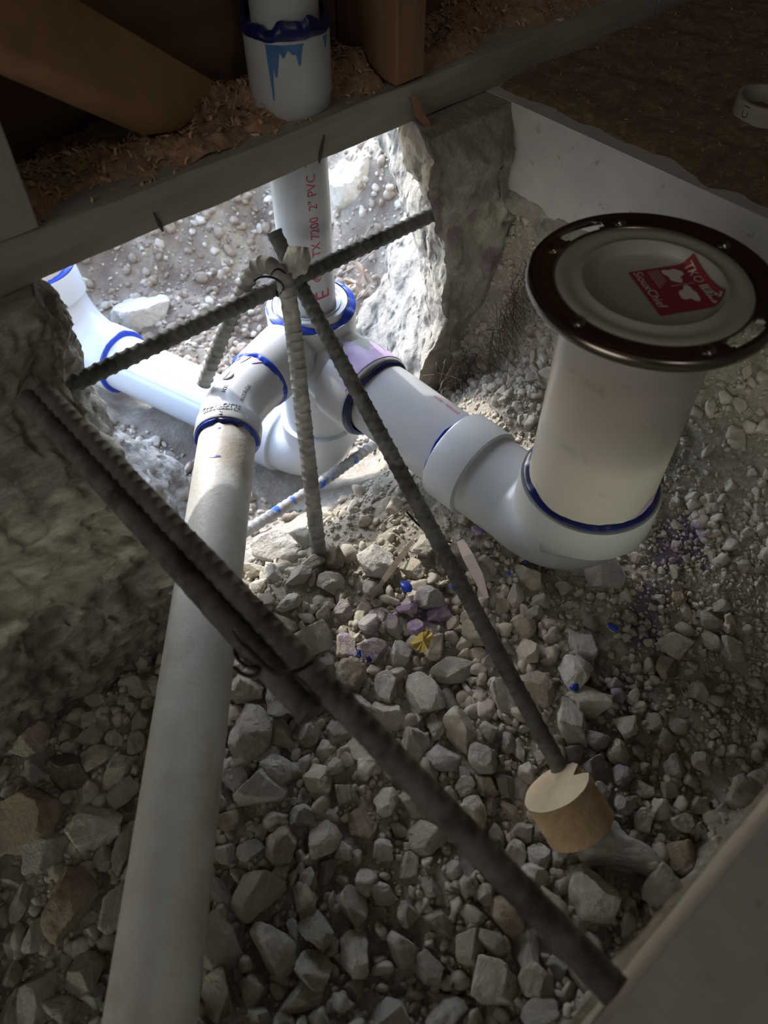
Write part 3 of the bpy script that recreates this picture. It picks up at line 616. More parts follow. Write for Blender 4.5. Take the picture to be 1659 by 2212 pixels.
for k in range(5): part('sticker_print', sheet(.06+.0*k, .45-.03*k, .26+.035*k, .268+.035*k, .0003, 4), M['sticker_white'], None, flg)
for (u_, v_) in ((.22, .58), (.66, .58)):      # two plain pale picture blobs
    V = []; n = 28
    V.append(st(u_, v_, .0004))
    for i in range(n): a = 2*math.pi*i/n; rr = 1+.22*math.sin(3*a+u_*9)+.12*math.sin(5*a); V.append(st(u_+.155*rr*math.cos(a), v_+.125*rr*math.sin(a), .0004))
    part('sticker_print', MB().add(V, [(0, 1+i, 1+(i+1) % n) for i in range(n)]), M['sticker_white'], None, flg)
part('sticker_print', sheet(.44, .45, .42, .76, .0003, 4), M['sticker_white'], None, flg)
# lower elbow and the pipe leaving through the opening to the outdoor riser
LZ = -.452; LP = at(312, 803, 2, LZ); LQ = at(442, 898, 2, LZ); dl = nrm(LP-LQ); dl[2] = 0; dl = nrm(dl)
d0 = nrm(np.array([LQ[0]-SX, LQ[1]-SY, 0])); dl = nrm(LP-np.array([SX, SY, LZ])); dl[2] = 0; dl = nrm(dl)
rl_ = .062; cl = S(LZ+rl_)+dl*rl_
ap = [cl+rl_*(-dl*math.cos(a)-Z*math.sin(a)) for a in np.linspace(0, math.pi/2, 16)]
lpth = [S(-.372)]+ap+[ap[-1]+dl*.004, ap[-1]+dl*.005, ap[-1]+dl*.045, ap[-1]+dl*.047, ap[-1]+dl*.047]
le = part('elbow', tube(lpth, [.0485]+[.0490]*16+[.0490, .0535, .0525, .0515, r3], 56), M['pvc'], 'white elbow below the tee turning out of the opening')
LE = ap[-1]+dl*.047; ring(LE+dl*.001, dl, r3, .006, M['blue'], le, .006, .003, 51)
FY = LP+dl*.045; lo = part('pipe', tube([LE-dl*.01, FY+dl*.02], r3, 48), M['pvc'], 'white pipe leaving under the wall towards the outdoor fitting')
sidev = nrm(np.cross(dl, Z)); wrap_text('lettering', 'PR 260 PSI @ 23\u00b0C/73\u00b0F U.P. CODE', .012, LE+dl*.12, dl, nrm(Z-sidev*.05), r3, M['print_faint'], lo, squeeze=.62, flip=-1)
for s_ in (-.1, .35):
    V = []; u_ = nrm(Z*math.cos(s_+.5)-sidev*math.sin(s_+.5)); w_ = np.cross(u_, dl)
    for p in (LE, FY):
        for j in (-1, 1): V.append(p+(u_+w_*j*.012)*(r3+.0004))
    MB().add(V, [(0, 1, 3, 2)]).build('score_line', M['pvc_grey'], lo, False, None)
# outdoor sweep with upright hub, plus the straight leg behind it
hubp = at(160, 602, 1, 1.12); rw = .085; K = FY+dl*.035
f = MB(); cw = K+dl*.0+Z*rw; 
wp = [FY, FY, FY+dl*.002, FY+dl*.040, FY+dl*.041]+[cw+rw*(dl*math.sin(a)-Z*math.cos(a)) for a in np.linspace(.12, math.pi/2*.94, 14)]
eh = nrm(wp[-1]-wp[-2]); hz = wp[-1]
f.add(*sweep(wp+[hz+eh*.003, hz+eh*.004, hz+eh*.044, hz+eh*.046, hz+eh*.046], [r3, .0515, .0525, .052, .0485]+[.0490]*14+[.0490, .0535, .053, .052, r3], 52))
f.add(*sweep([K, K+dl*.13, K+dl*.131, K+dl*.17, K+dl*.17], [.047, .047, .0525, .0525, r3], 48))
sw = part('sweep_tee', f, M['pvc'], 'white sweep fitting outdoors with an upright hub')
ring(FY+dl*-.001, dl, r3, .007, M['blue'], sw, .006, .003, 61); HT = hz+eh*.046; ring(HT+eh*.001, eh, r3, .006, M['blue'], sw, .006, .003, 63)
part('pipe', tube([HT-eh*.02, HT+eh*.45], r3, 48), M['pvc_cream'], 'upright cream pipe rising outdoors from the sweep fitting'); part('pipe', tube([K+dl*.16, K+dl*.7], r3, 40), M['pvc'], 'white pipe running on outdoors behind the sweep fitting')

# ------------------------------------------------------------------ reinforcing bars and wire
def smooth_path(P, step=.0022):
    P = [np.asarray(p, float) for p in P]; out = []
    if len(P) == 2:
        n = max(2, int(np.linalg.norm(P[1]-P[0])/step)); return [P[0]+(P[1]-P[0])*i/n for i in range(n+1)]
    Q = [2*P[0]-P[1]]+P+[2*P[-1]-P[-2]]
    for i in range(1, len(Q)-2):
        a, b, c, d = Q[i-1:i+3]; n = max(2, int(np.linalg.norm(c-b)/step))
        for j in range(n): t = j/n; out.append(.5*((2*b)+(-a+c)*t+(2*a-5*b+4*c-d)*t*t+(-a+3*b-3*c+d)*t**3))
    return out+[P[-1]]
def rebar(P, R, m, label, pitch=.0105, lean=.9, seed=0, wob=.0, ribh=.16):
    path = np.array(smooth_path(P, .0016)); s = np.concatenate([[0], np.cumsum(np.linalg.norm(np.diff(path, axis=0), axis=1))])
    if wob: path = path+wob*np.stack([vnoise(np.stack([s*12, 0*s, 0*s+j], -1), seed+j) for j in range(3)], -1)
    def rf(i, th):
        ss = s[i]; u = (ss/pitch+lean*np.where(th < math.pi, th, 2*math.pi-th)/(2*math.pi)) % 1
        rib = np.clip(1.2-np.abs(u-.5)/.17, 0, 1)*R*ribh
        lon = np.clip(1-np.minimum(np.abs(th-math.pi), np.minimum(th, 2*math.pi-th))/.22, 0, 1)*R*.14
        return np.maximum(rib, lon)+R*.04*vnoise(np.stack(np.broadcast_arrays(ss*160, np.cos(th)*2, np.sin(th)*2), -1), seed+5)
    V, F = sweep(path, R, 18, True, rf); return tag(MB().add(V, F).build('rebar', m, None, True, 60), label, 'rebar', 'rebars across the opening')
RB = .0073
c1 = at(130, 842, 1, .548); c2 = at(945, 458, 1, .548); dd = nrm(c2-c1)
rebar([c1-dd*.05, c2+dd*.04], RB, M['rebar'], 'dark rebar spanning the opening from left footing to right footing', seed=1)
ZP = -.047
def ext(a, b, e0, e1): d = nrm(b-a); return a-d*e0, b+d*e1
PA, PB = ext(at(98, 902, 2, ZP-.003), at(672, 1545, 2, ZP-.003), .04, .0)
rebar([PA, PB], RB, M['rebar'], 'shorter blurred rebar of the lapped pair, ending below the wire tie', seed=2)
PC, PD = ext(at(147, 900, 2, ZP), at(1205, 2010, 2, ZP), .04, .05)
rebar([PC, PD], RB, M['rebar'], 'long blurred rebar crossing the foreground to the near slab edge', seed=3)
wood_top = hit_ground(1210, 1730)
r4p = [at(592, 500, 1, .60), at(640, 605, 1, .560), at(800, 880, 1, .437), at(960, 1180, 1, .300), at(1090, 1420, 1, .195), at(1212, 1652, 1, .105)]
r4p = [at(592, 500, 1, .585), at(640, 600, 1, .553)]; eB = at(1216, 1672, 2, -.290)
dR = nrm(eB-r4p[1]); mid = [r4p[1]+(eB-r4p[1])*f for f in (.33, .66)]
rebar([r4p[0], r4p[1], *mid, eB+dR*.02], RB*.98, M['rebar'], 'dark rebar slanting down from the crossing to the wood plug', seed=4)
g5 = hit_ground(692, 1222); t5 = at(622, 615, 1, .530)
hk = [g5+np.array([0, 0, -.03]), g5+(t5-g5)*.5, g5+(t5-g5)*.88, at(616, 612, 1, .528), at(602, 588, 1, .533), at(578, 572, 1, .545), at(552, 580, 1, .558), at(532, 612, 1, .566), at(508, 665, 1, .575), at(470, 750, 1, .588), at(440, 828, 1, .60)]
rebar(hk, RB*.98, M['rebar_chalky'], 'hooked chalky rebar standing upright and curling over the crossing', pitch=.0088, lean=.15, seed=5, ribh=.25)
b0 = at(505, 1165, 2, -.36); b1 = at(690, 1045, 2, -.405); b2 = at(815, 955, 2, -.43)
rebar([b0, b1, b2], .0066, M['rebar_blue'], 'blue stained rebar lying low behind the upright rebar', seed=6)
def wire(P, r, m, label, cat='wire', group=None):
    return tag(MB().add(*sweep(smooth_path(P, .0015), r, 8, True)).build('tie_wire', m, None, True, None), label, cat, group)
X1 = at(612, 612, 1, .52)
wire([at(548, 607, 1, .515), at(562, 599, 1, .512), at(582, 598, 1, .510), at(603, 607, 1, .512), at(612, 622, 1, .520), at(600, 640, 1, .535), at(596, 618, 1, .545)], .0011, M['wire'], 'black wire tied round the rebar crossing by the stack')
wire([at(585, 596, 1, .54), at(590, 585, 1, .517), at(602, 581, 1, .515), at(616, 590, 1, .515)], .0011, M['wire'], 'short bent wire end lying on the hooked rebar')
tw = [at(506, 1362, 2, -.036), at(530, 1395, 2, -.030), at(590, 1450, 2, -.036), at(640, 1448, 2, -.034), at(672, 1430, 2, -.04)]
wire(tw, .0016, M['wire'], 'blurred wire wrapped over the lapped rebar pair')
wire([at(520, 1372, 2, -.05), at(508, 1395, 2, -.05), at(512, 1420, 2, -.05), at(535, 1440, 2, -.045), at(560, 1446, 2, -.045), at(548, 1460, 2, -.05), at(522, 1455, 2, -.055), at(505, 1440, 2, -.055)], .0013, M['wire'], 'loose wire loop hanging left of the lapped rebar pair')
wire([at(878, 1105, 1, .335), at(905, 1135, 1, .325), at(940, 1163, 1, .30), at(975, 1172, 1, .285)], .0011, M['wire'], 'thin wire caught on the slanting rebar')
for k_, pts in enumerate((((950, 842), (958, 822), (985, 808), (985, 818), (960, 838), (952, 848)), ((953, 850), (962, 846), (990, 826), (1012, 812)), ((985, 808), (1008, 800)))):
    wire([at(x, y, 1, .53-.004*k_) for x, y in pts], .0008, M['wire_bright'], ('bright bent wire end sticking out of the right footing', 'long straight prong of the bright wire by the footing', 'short upper prong of the bright wire by the footing')[k_])

# ------------------------------------------------------------------ stones
def ico(sub):
    bm = bmesh.new(); bmesh.ops.create_icosphere(bm, subdivisions=sub, radius=1); V = np.array([v.co[:] for v in bm.verts]); F = np.array([[v.index for v in f.verts] for f in bm.faces]); bm.free(); return V, F
def stone_geo(base, seed, rough=.05, planes=14, soft=26.):
    V, F = base; r = np.random.default_rng(seed); n = r.normal(size=(planes, 3)); n /= np.linalg.norm(n, axis=1)[:, None]; d = r.uniform(.50, .92, planes)
    q = (V@n.T)/d; q = np.maximum(q, .05); rad = 1/np.power((q**soft).sum(1), 1/soft); rad = np.minimum(rad, 1.12)
    P = V*rad[:, None]; P = P*(1+rough*fbm(P*2.3+seed, 4, seed, .55))[:, None]
    mx = np.abs(P).max(0); return P/mx, F
ICO4, ICO3, ICO2, ICO1 = ico(5), ico(4), ico(3), ico(2)
NV = 26; stone_me = []
for k in range(NV):
    P, F = stone_geo(ICO4, 100+k, .075, 7+k % 6, 90 if k % 4 else 30); stone_me.append((P, F))
mesh_cache = {}
def stone_mesh(var, mk):
    if (var, mk) not in mesh_cache:
        P, F = stone_me[var]; me = mesh_np('stone', P, F, True, 24); me.materials.append(M[mk]); mesh_cache[(var, mk)] = me
    return mesh_cache[(var, mk)]
placed = []      # x, y, z, r of stones already there
count = 0
def stone(P, size, rot, mk='stone', label=None, group=None, var=None, tilt=.25, name='gravel_stone'):
    global count
    var = random.randrange(NV) if var is None else var
    me0 = stone_mesh(var, mk); o = bpy.data.objects.new(name, me0); col.objects.link(o)
    # the copies share mesh data; texture scale follows the object's own size
    o.location = P; o.scale = size; o.rotation_euler = (random.gauss(0, tilt), random.gauss(0, tilt), rot); count += 1
    placed.append((P[0], P[1], P[2], (size[0]+size[1])*.5)); return tag(o, label, 'stone', group)
def zone(px, py):
    pipe_x = 490-(py-950)*.135
    if py > 1380 and px < pipe_x: return 'left of the dusty foreground pipe', 'gravel left of the dusty pipe'
    if py < 1390 and px < 860: return 'on the sunlit ground under the tee', 'stones on the sunlit ground under the tee'
    bar = 1420+(px-668)*1.1
    if px < 1205 and py > bar: return 'between the dusty pipe and the long blurred rebar', 'gravel between the dusty pipe and the blurred rebar'
    slant = 640+(py-600)*.545
    if px < slant: return 'between the blurred rebar and the slanting rebar', 'gravel between the two slanting rebars'
    if py > 1690: return 'around the wood plug near the slab edge', 'gravel near the wood plug'
    return 'on the dusty soil right of the slanting rebar', 'stones on the soil right of the slanting rebar'
S_SP = {  # stones with a look of their own: (px, py, w, h, angle, material, label)
}
special = [
 (594, 1178, 112, 84, 5, 'stone_white', 'big smooth rounded pale boulder under the elbow pipe'), (717, 1247, 72, 56, 25, 'stone_white', 'rounded stone at the foot of the upright rebar'),
 (641, 1234, 72, 36, -25, 'stone_white', 'flat tilted chip beside the foot of the upright rebar'), (820, 1199, 94, 76, 0, 'stone_white', 'pale blocky stone alone on dust under the tee'),
 (677, 1352, 110, 78, -40, 'stone_white', 'long sunlit slab stone beside the blurred rebar'), (932, 1280, 72, 62, 0, 'stone_purple', 'grey stone with a purple stained lower side'),
 (883, 1303, 56, 32, 10, 'stone_violet', 'bright violet stained stone'), (950, 1312, 64, 34, -10, 'stone_violet', 'violet stained stone touching the slanting rebar'),
 (901, 1341, 42, 36, 0, 'stone_violet', 'small pinkish violet stone below the bright violet one'), (981, 1425, 126, 68, 14, 'stone', 'long rough stone right of the yellow leaf'),
 (914, 1482, 80, 104, 0, 'stone', 'large upright block stone in the middle of the gravel'), (533, 1562, 108, 112, 0, 'stone_brown', 'large brown crumbly stone right of the dusty pipe'),
 (963, 1624, 88, 62, -10, 'stone_purple', 'pitted grey stone between the two slanting rebars'), (1314, 1219, 92, 72, 0, 'stone_purple', 'half buried pale boulder below the toilet elbow'),
 (1240, 1448, 82, 80, 0, 'stone', 'blocky stone on the soil right of the slanting rebar'), (1274, 1503, 98, 84, 20, 'stone', 'big rounded stone below the blocky one'),
 (1228, 1538, 78, 106, 20, 'stone', 'long flat stone leaning beside the slanting rebar'), (1463, 1388, 80, 56, 0, 'stone', 'square topped stone far right on the soil'),
 (1441, 1428, 56, 70, 20, 'stone_brown', 'thin upright chip leaning on the square topped stone'), (1588, 1390, 70, 54, 0, 'stone', 'rounded stone near the right edge of the picture'),
 (1287, 1931, 120, 116, 40, 'stone_white', 'angular pale wedge stone below the long white slab'), (1334, 1471, 58, 36, 10, 'stone_purple', 'purple stained stone beside the big rounded stone'),
 (58, 1745, 176, 140, -20, 'stone_brown', 'huge reddish brown stone at the left edge'), (92, 1822, 108, 108, 0, 'stone', 'rounded block stone below the huge reddish stone'),
 (207, 1778, 120, 106, 0, 'stone', 'large rounded stone left of the dusty pipe'), (150, 1937, 136, 136, 0, 'stone_brown', 'largest many sided stone at lower left'),
 (160, 1660, 96, 84, 0, 'stone_dark', 'dark crusted lump among the left stones'), (54, 1590, 112, 100, 0, 'stone_brown', 'big rounded brown stone against the left footing'),
 (554, 1909, 124, 104, 0, 'stone_brown', 'broad five sided stone right of the dusty pipe'), (588, 2024, 90, 128, 0, 'stone', 'tall ridged stone right of the dusty pipe'),
 (561, 1692, 120, 96, 0, 'stone', 'big rounded stone with a chipped corner by the pipe'), (1054, 2107, 116, 108, 0, 'stone', 'large rounded stone left of the long rebar end'),
 (1162, 2118, 80, 78, 0, 'stone', 'rounded stone under the long rebar end'), (898, 1597, 92, 76, 20, 'stone_brown', 'brown triangular stone between the two slanting rebars'),
]
plain = [(592,1230,60,45),(735,1302,75,42),(820,1313,48,40),(800,1331,52,46),(849,1335,38,52),(939,1375,76,54),(977,1331,36,32),(800,1387,72,54),(863,1398,66,62),(742,1378,50,66),(760,1444,74,84),(838,1470,60,70),(765,1500,66,76),(845,1530,90,76),(970,1490,40,50),(1001,1560,76,90),(941,1556,48,54),(923,1660,70,72),(1050,1624,84,70),(1057,1574,40,44),(1083,1495,56,90),(1006,1664,36,50),(1003,1690,52,36),(601,1567,62,84),(663,1566,64,58),(583,1617,56,48),(598,1658,92,64),(681,1675,68,74),(702,1411,50,36),(529,1476,72,72),(1060,1411,34,40),
(1147,1229,76,50),(1381,1187,36,26),(1254,1219,40,32),(1115,1273,52,44),(1171,1287,56,44),(1131,1338,64,52),(1159,1312,44,32),(1087,1295,36,32),(1044,1259,32,60),(1149,1394,60,60),(1095,1382,48,34),(1540,1374,34,50),(1516,1485,48,52),(1560,1299,44,28),(1352,1559,60,58),(1290,1585,60,48),(1246,1612,52,44),(1286,1640,44,44),(1346,1666,52,44),(1469,1561,48,36),(1391,1590,28,28),(1097,1593,40,44),(1127,1608,28,50),(1171,1632,40,40),(1064,1724,36,40),(1105,1732,30,50),(1052,1680,48,56),(1091,1680,40,56),(1139,1783,50,44),(1075,1787,52,50),(1111,1840,54,78),(1171,1835,56,52),(1393,1696,48,48),(1449,1700,44,50),(1354,1732,48,44),(1314,1767,36,32),(1397,1762,60,44),(1473,1767,52,44),(1512,1736,48,40),
(1191,1942,62,100),(1157,1890,80,64),(924,1802,88,68),(1313,1890,40,50),(1364,1952,36,72),(1142,2045,60,94),(1173,2185,96,60),(1012,2030,88,66),(1059,2025,52,72),(1250,1993,56,42),(1276,2030,42,52),(867,2030,72,78),(960,2185,114,80),(847,2180,84,84),(1209,2087,42,52),(1049,1931,46,52),(836,1724,58,62),(826,1833,52,46),(981,1874,46,36),
(222,1846,48,54),(246,1947,70,100),(270,1817,44,100),(207,1634,90,50),(255,1662,80,50),(260,1711,84,52),(80,1655,80,60),(34,1937,50,80),(178,2097,74,84),(87,2130,90,120),(202,2145,54,54),(130,2175,88,60),(15,2092,60,50),(20,2170,70,80),(72,2005,58,72),(742,1711,48,58),(656,1759,64,54),(694,1802,90,76),(742,1831,48,44),(636,2010,40,78),(685,1995,74,78),(757,1942,64,78),(656,1933,58,70),(670,2087,90,80),(767,2044,78,96),(767,2120,54,62),(646,2154,106,60),(545,2130,68,68),(473,2135,76,90),(564,2188,54,62),(690,2193,54,48),(477,1909,40,90),(487,1827,52,50),(709,1865,44,60),(670,1894,54,44),(723,1653,44,44),(497,1667,70,60),
(289,1472,48,70),(329,1472,40,56),(268,1501,38,30),(275,1521,34,30),(304,1552,44,50),(250,1595,40,48),(293,1603,42,48),(195,1585,70,56),(141,1566,52,44),(188,1545,44,34),(202,1494,62,56),(315,1509,36,32),(152,1606,40,40),(660,1150,60,70),(560,1250,40,40),(620,1290,60,40),(700,1170,30,40)]
def place_px(px, py, w, h, ang, mk, label, group, var=None):
    G = hit_ground(px, py+h*.12, .012); d = depth_of(G); G2 = hit_ground(px+30*math.cos(math.radians(ang)), py+30*math.sin(math.radians(ang)), .012); e = G2-G; rot = math.atan2(e[1], e[0])
    a = .5*w*d/FPX*1.04; b = .5*h*d/FPX*1.16; c = .5*min(w, h)*d/FPX*.98
    P = np.array([G[0], G[1], float(ground(G[0], G[1]))+c*.42])
    return stone(P, (a, b, c), rot, mk, label, group, var)
for (px, py, w, h, ang, mk, lab) in special: place_px(px, py, w, h, ang, mk, lab, None)
for i, (px, py, w, h) in enumerate(plain):
    zt, gr = zone(px, py); sz = 'medium' if w*h > 3000 else 'small'
    purple = (py < 1400 and 730 < px < 860) or (1240 < px < 1360 and 1560 < py < 1680)
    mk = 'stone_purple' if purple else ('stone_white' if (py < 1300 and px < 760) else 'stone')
    place_px(px, py, w, h, random.uniform(-40, 40), mk, f'{sz} grey limestone gravel stone {zt}', gr+(', medium' if sz == 'medium' else ', small'))
# the long white slab stone, a rough plate
def slab_stone(name, px, py, w, h, ang, mk, label, thick, seed, lift=0., planes=9, base=ICO4):
    P, F = stone_geo(base, seed, .16, planes, 60); me = mesh_np(name, P, F, True, None); me.materials.append(M[mk]); G = hit_ground(px, py, .012); d = depth_of(G)
    G2 = hit_ground(px+40*math.cos(math.radians(ang)), py+40*math.sin(math.radians(ang)), .012); e = G2-G; o = bpy.data.objects.new(name, me); col.objects.link(o)
    o.scale = (.5*w*d/FPX, .5*h*d/FPX*1.2, thick); o.location = (G[0], G[1], G[2]-.008+thick*.5+lift); o.rotation_euler = (-.22, .04, math.atan2(e[1], e[0])); placed.append((G[0], G[1], G[2], .5*w*d/FPX*.7)); return tag(o, label, 'stone')
slab_stone('slab_stone', 1310, 1826, 232, 84, 14, 'stone_white', 'long white slab of stone in front of the wood plug', .017, 81)
# fill the gaps: individual stones while fewer than the limit, the rest as loose gravel
def free(x, y, r, k=.8):
    for (a, b, c, q) in placed:
        if (a-x)**2+(b-y)**2 < ((q+r)*k)**2: return False
    return True
def in_frame(P):
    d = np.asarray(P)-C_O; z = d@C_A
    if z < .1: return None
    x = W/2+FPX*(d@C_R)/z; y = H/2-FPX*(d@C_U)/z
    return (x, y) if -60 < x < W+60 and -60 < y < H+80 else None
def mats_to(Ps, geo, mb_list):
    mb_list.append((Ps, geo))
# loose gravel written as joined geometry
def gravel_mass(name, label, n, sampler, sizes, base, seed, m, check=None, cat='gravel', sink=.25):
    r = np.random.default_rng(seed); Vs, Fs = [], []; c = 0; vars_ = [stone_geo(base, 300+seed*20+k, .09, 8, 40) for k in range(10)]
    x, y = sampler(r, n); s = sizes[0]*(sizes[1]/sizes[0])**(r.random(n)**1.6)
    keep = check(x, y, s, r) if check else np.ones(n, bool); x, y, s = x[keep], y[keep], s[keep]; z = ground(x, y)
    for i in range(len(x)):
        P, F = vars_[r.integers(10)]; Rm = np.array(Matrix.Rotation(r.uniform(0, 6.28), 3, r.normal(size=3)))
        sc = s[i]*np.array([r.uniform(.8, 1.3), r.uniform(.7, 1.1), r.uniform(.55, .9)])
        Vs.append((P*sc)@Rm.T+np.array([x[i], y[i], z[i]+s[i]*sink])); Fs.append(F+c); c += len(P)
    return tag(obj(name, mesh_np(name, np.concatenate(Vs), np.concatenate(Fs)), m), label, cat, kind='stuff')
def in_frame_v(x, y, z=-.32):
    d = np.stack([x, y, 0*x+z], -1)-C_O; q = d@C_A; px = W/2+FPX*(d@C_R)/q; py = H/2-FPX*(d@C_U)/q
    return (px > -60) & (px < W+60) & (py > -60) & (py < H+80)
wood_P = hit_ground(1205, 1745); placed.append((wood_P[0], wood_P[1], 0, .026))
tries = 0
for r_lo, r_hi, n_t in ((.016, .024, 900), (.011, .017, 2500), (.008, .012, 3500)):
    for _ in range(n_t):
        if count >= 298: break
        x = random.uniform(-.30, .56); y = random.uniform(-.04, .50); z = float(ground(x, y, False)); pp = in_frame((x, y, z))
        if not pp or pp[1] < 1120: continue
        soil = x > .40 or (y > .36 and x > .3)
        rr = random.uniform(r_lo, r_hi)
        if soil and (rr > .011 or random.random() < .8): continue
        if not free(x, y, rr, .86): continue
        zt, gr = zone(*pp); mk = 'stone' if random.random() < .8 else 'stone_brown'; sz = 'medium' if rr > .0135 else 'small'
        stone(np.array([x, y, z+rr*.35]), (rr*random.uniform(.95, 1.25), rr*random.uniform(.8, 1.05), rr*random.uniform(.65, .95)), random.uniform(0, 6.28), mk, f'{sz} grey limestone gravel stone {zt}', gr+(', medium' if sz == 'medium' else ', small'))
def s_gravel(r, n): return r.uniform(-.34, .56, n), r.uniform(-.05, .52, n)
def chk_g(x, y, s, r):
    A = np.array(placed); far = np.all((x[:, None]-A[None, :, 0])**2+(y[:, None]-A[None, :, 1])**2 > ((A[None, :, 3]+s[:, None])*.62)**2, axis=1)
    return in_frame_v(x, y) & far & ~((x > .40) & (s > .0055) & (r.random(len(x)) < .85)) & ~((y > .33) & (x > .27) & (s > .004) & (r.random(len(x)) < .82))
gravel_mass('loose_gravel', 'loose pale gravel between the larger stones in the hole', 5200, s_gravel, (.0045, .0125), ICO2, 1, M['pebble'], chk_g)
gravel_mass('pebble_grit', 'fine limestone grit over the floor of the hole', 9000, s_gravel, (.0016, .0045), ICO1, 2, M['pebble'], lambda x, y, s, r: in_frame_v(x, y))
def s_bank(r, n): return .47+.23*r.random(n)**.6, r.uniform(-.03, .56, n)
def s_steep(r, n): return .565+.135*r.random(n)**.8, r.uniform(-.03, .56, n)
gravel_mass('bank_clods', 'crumbly clods and stones in the soil bank under the slab', 1700, s_steep, (.0025, .011), ICO2, 3, M['pebble'], None, sink=.1)
gravel_mass('bank_grit', 'fine grit on the soil bank under the slab', 8000, s_bank, (.0010, .0036), ICO1, 4, M['pebble'])
def off_pipe(x, y, s, r):
    A_ = S(LZ)[:2]; d_ = dl[:2]; q_ = (x-A_[0])*d_[0]+(y-A_[1])*d_[1]; w_ = np.abs((x-A_[0])*d_[1]-(y-A_[1])*d_[0]); return (w_ > .058+s) | (q_ < -.06-s)
def s_out(r, n): return r.uniform(.05, 1.3, n), r.uniform(.58, 1.5, n)
gravel_mass('trench_gravel', 'small stones in the outdoor trench soil', 2600, s_out, (.003, .013), ICO2, 5, M['pebble'], off_pipe, sink=.1)
gravel_mass('trench_clods', 'brown earth clods in the outdoor trench', 5200, s_out, (.003, .014), ICO1, 7, M['clod'], off_pipe, sink=.1)
gravel_mass('trench_grit', 'fine grit in the outdoor trench soil', 6000, s_out, (.0012, .004), ICO1, 6, M['pebble'], off_pipe)
# stones in the outdoor bank
def out_stone(px, py, w, h, Y, mk, label, var, name='bank_stone', flat=.8):
    P = at(px, py, 1, Y); d = depth_of(P); a = .5*w*d/FPX; b = .5*h*d/FPX
    o = stone(P, (a, (a+b)*.5*flat, b), -.75, mk, label, None, var, .12, name); return o
out_stone(318, 690, 150, 110, 1.16, 'stone_white', 'broken pale block stone behind the outdoor pipe', 3)
out_stone(372, 668, 60, 80, 1.19, 'stone', 'narrow cracked stone beside the broken pale block', 7)
out_stone(770, 425, 130, 190, 1.04, 'stone', 'big cream boulder outdoors right of the vent pipe', 5)
out_stone(868, 385, 50, 56, 1.00, 'stone_white', 'white stone against the right footing outdoors', 11)
out_stone(735, 365, 60, 60, 1.16, 'stone_white', 'white stone above the cream boulder', 13)
out_stone(822, 335, 70, 60, 1.16, 'stone_white', 'pale stone at the top of the opening', 15)
out_stone(430, 590, 110, 90, 1.30, 'stone', 'embedded grey stone in the trench bank', 9)
out_stone(525, 700, 120, 90, 1.10, 'stone', 'embedded grey stone behind the hooked rebar', 17)
out_stone(270, 560, 80, 70, 1.34, 'stone', 'embedded stone right of the outdoor hub', 19)
out_stone(365, 985, 26, 34, .80, 'stone_white', 'white pebble with a blue spot on the trench floor', 2, 'pebble')
out_stone(320, 955, 30, 18, .84, 'stone_white', 'white chip on the dark trench floor', 4, 'pebble')
# stone wedged on the rebar crossing
o = stone(at(640, 565, 1, .532), (.0165, .014, .0235), .6, 'stone_white', 'small grey rock wedged on the rebar crossing', None, 8, .15, 'wedged_rock')

# ------------------------------------------------------------------ wood plug
wp_b = hit_ground(1226, 1775); ax_ = nrm(C_U*.72-C_R*.38-C_A*.62); ax_ = nrm(np.array([-.25, .12, .9]))
vw = nrm(atd(1203, 1702, .652)-C_O); rw_ = nrm(C_R-vw*(C_R@vw)); uw_ = np.cross(rw_, vw); ax_ = nrm(-rw_*.42+uw_*.76-vw*.50); RW = .0295; Lw = .040
bc = atd(1203, 1702, .640)-ax_*Lw; n = 72; rows = 14; e = nrm(np.cross(ax_, Z)); f_ = np.cross(e, ax_); V = []
nd = atd(1202, 1655, .65)-atd(1200, 1700, .65); an = math.atan2(nd@f_, nd@e)
for k in range(rows+1):
    for i in range(n):
        th_ = 2*math.pi*i/n; r_ = RW*(1+.02*vnoise(np.array([[th_*3, k*.9, 1]]))[0]+.012*math.sin(k*2.9+th_))
        dth = abs((th_-an+math.pi) % (2*math.pi)-math.pi)
        if k > rows-9 and dth < .32: r_ *= 1-.42*(1-dth/.32)**.6*min(1, (k-rows+9)/4)
        V.append(bc+ax_*Lw*k/rows+r_*(math.cos(th_)*e+math.sin(th_)*f_))
F = [(k*n+i, k*n+(i+1) % n, (k+1)*n+(i+1) % n, (k+1)*n+i) for k in range(rows) for i in range(n)]
plug = tag(empty('wood_plug', bc), 'round sawn wood plug lying notched at the rebar end', 'wood block')
MB().add(V, F+[tuple(range(n-1, -1, -1))]).build('plug_side', M['wood_plug'], plug, True, 40)
tp = V[rows*n:]; ctr = bc+ax_*(Lw-.0005)
MB().add([ctr]+[p+ax_*.0004 for p in tp], [(0, 1+i, 1+(i+1) % n) for i in range(n)]).build('sawn_end', M['wood_end'], plug, False, None)
rs_ = np.random.default_rng(5); sp = MB()
for i in range(260):
    th_ = rs_.uniform(0, 6.28); hh = rs_.uniform(.1, 1); p = bc+ax_*Lw*hh+RW*(math.cos(th_)*e+math.sin(th_)*f_); tn = -math.sin(th_)*e+math.cos(th_)*f_; rd = math.cos(th_)*e+math.sin(th_)*f_
    L = rs_.uniform(.002, .006); sp.add([p, p+ax_*.0005, p+tn*L+rd*.0012+ax_*rs_.normal(0, .001)], [(0, 1, 2)])
sp.build('splinters', M['wood_end'], plug, False, None)['kind'] = 'stuff'

